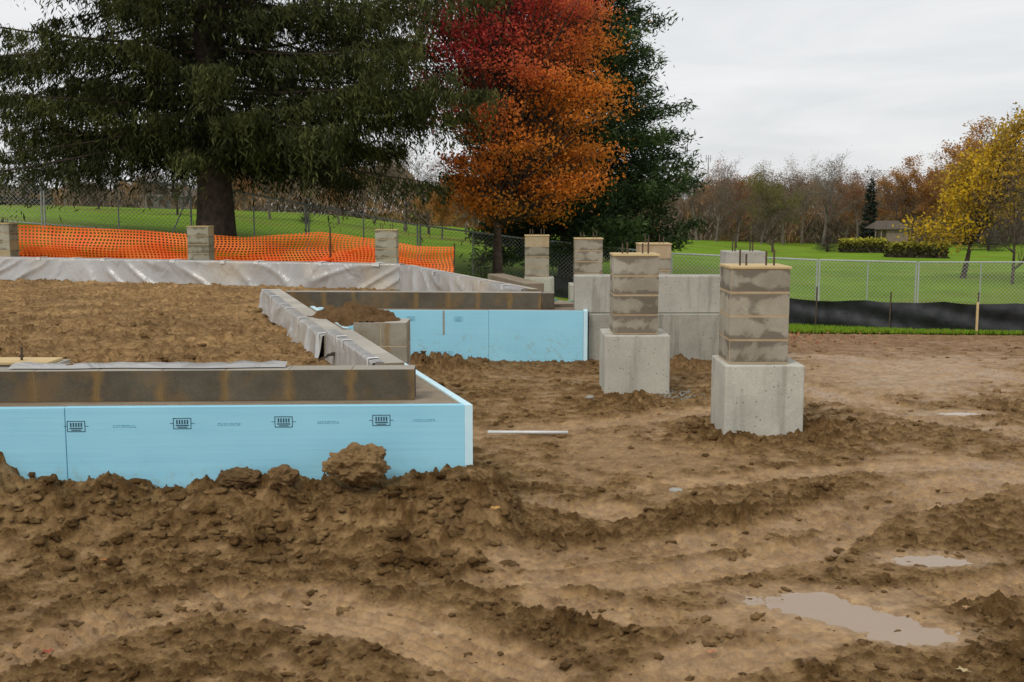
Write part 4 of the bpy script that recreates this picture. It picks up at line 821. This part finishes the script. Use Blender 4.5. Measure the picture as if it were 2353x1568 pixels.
for i in range(nb_): mb.box(ID,x0,x1,Ysh+.02*(i%2),Ysh+2.4,zb+(z1-zb)*i/nb_,zb+(z1-zb)*(i+1)/nb_-.015)
mb.build('wall',SID,t)
V=[(xl-.1,Ysh-.25,z1),(x1+.15,Ysh-.25,z1),(x1+.15,Ysh+2.6,z1),(xl-.1,Ysh+2.6,z1),(xl+.55,Ysh+1.2,z2),(x1-.55,Ysh+1.2,z2),(xl-.1,Ysh-.25,z1-.08),(x1+.15,Ysh-.25,z1-.08)]
mk('roof',V,[(0,1,5,4),(1,2,5),(2,3,4,5),(3,0,4),(0,3,2,1),(6,7,1,0)],SRF,t)
for x in (xl+.05,xl+.55): MB().box(ID,x,x+.09,Ysh-.1,Ysh-.01,zb,z1-.1).build('porch_post',SID,t)
t=empty('picnic_table',(XY(2133,80,560),80,H(XY(2133,80,560),80)),'red picnic table on the lawn beside the right hedge','table'); RED=simple('red_paint',(.5,.03,.03),(.4,.03,.03),5,.5,.1,.002)
xt=XY(2133,80,560); zt=at(2133,557,80).z; MB().box(ID,xt-.55,xt+.55,79.7,80.3,zt-.06,zt).build('tabletop',RED,t)
for s in (-1,1): MB().box(ID,xt-.55,xt+.55,80+s*.6-.12,80+s*.6+.12,zt-.35,zt-.3).build('bench',RED,t); MB().box(ID,xt+s*.4-.04,xt+s*.4+.04,79.5,80.5,zt-.8,zt-.065).build('leg',RED,t)
xm_=XY(1627,150,370); z0=H(xm_,150); zt=at(1627,357,150).z; t=empty('radio_mast',(xm_,150,z0),'thin grey radio mast poking above the right treeline','mast')
MB().tube((xm_,150,z0),(xm_,150,zt-.5),.09,.07).build('pole',GALV,t); mb=MB()
for s in (-.28,0,.28): mb.tube((xm_+s,150,zt-.9),(xm_+s,150,zt),.05)
mb.box(ID,xm_-.35,xm_+.35,149.95,150.05,zt-.5,zt-.42); mb.build('antenna',GALV,t)
Yh=120.; xa=XY(330,Yh,450); xb=XY(440,Yh,450); zg=H(xa,Yh); z1=at(380,452,Yh).z; t=empty('house',((xa+xb)/2,Yh,zg),'long pale house far off behind the dark trees at left','house')
MB().box(ID,xa,xb,Yh,Yh+5,zg-1,z1).build('wall',simple('pale_siding',(.30,.29,.27),(.25,.24,.22),1,.8,0),t)
mk('roof',[(xa-.3,Yh-.3,z1),(xb+.3,Yh-.3,z1),(xb+.3,Yh+5.3,z1),(xa-.3,Yh+5.3,z1),(xa-.3,Yh+2.5,z1+.8),(xb+.3,Yh+2.5,z1+.8)],[(0,1,5,4),(2,3,4,5),(0,4,3),(1,2,5),(0,3,2,1)],RF,t)
for i in range(4): xw=xa+(xb-xa)*(i+.5)/4; MB().box(ID,xw-.3,xw+.3,Yh-.03,Yh-.005,z1-1.0,z1-.3).build('window',STEEL,t)
# ---------- world, sun, camera
w=bpy.data.worlds.new('World'); SC.world=w; w.use_nodes=True; nt=w.node_tree; g=G(nt); bg=nt.nodes['Background']
sky=g.n('ShaderNodeTexSky',sky_type='NISHITA',sun_disc=False)
sk=g.mix(1.,sky.outputs[0],(.1,.1,.1),'MULTIPLY')
tc=g.n('ShaderNodeTexCoord').outputs['Generated']; mp=g.n('ShaderNodeMapping'); mp.inputs['Scale'].default_value=(1,1,7); g.l(tc,mp.inputs[0])
cf=g.ramp(g.noise(mp.outputs[0],2.4,6,.55,.5),.3,.7); cl=g.mix(cf,(.68,.695,.72),(.89,.892,.893))
fin=g.mix(.94,sk,cl); g.l(fin,bg.inputs[0]); bg.inputs[1].default_value=1.04
L=bpy.data.lights.new('sun','SUN'); L.energy=1.5; L.angle=math.radians(18); L.color=(1,.95,.86); lo=bpy.data.objects.new('sun',L); C.objects.link(lo)
az=math.radians(215); el=math.radians(48); dv=Vector((math.sin(az)*math.cos(el),math.cos(az)*math.cos(el),math.sin(el))); lo.rotation_euler=(dv).to_track_quat('Z','Y').to_euler(); lo.location=(0,-5,20)
sky.sun_elevation=el; sky.sun_rotation=az
cam=bpy.data.cameras.new('camera'); cam.lens=36*F/2352; cam.sensor_width=36; cam.clip_end=2000; cam.clip_start=.05
co=bpy.data.objects.new('camera',cam); C.objects.link(co); co.location=(0,0,CAMZ); co.rotation_euler=(math.pi/2-PITCH,0,0); SC.camera=co
SC.view_settings.view_transform='Standard'; SC.view_settings.look='None'; SC.view_settings.exposure=0
for o in bpy.data.objects:
    for k in ('wl','used'):
        if k in o: del o[k]
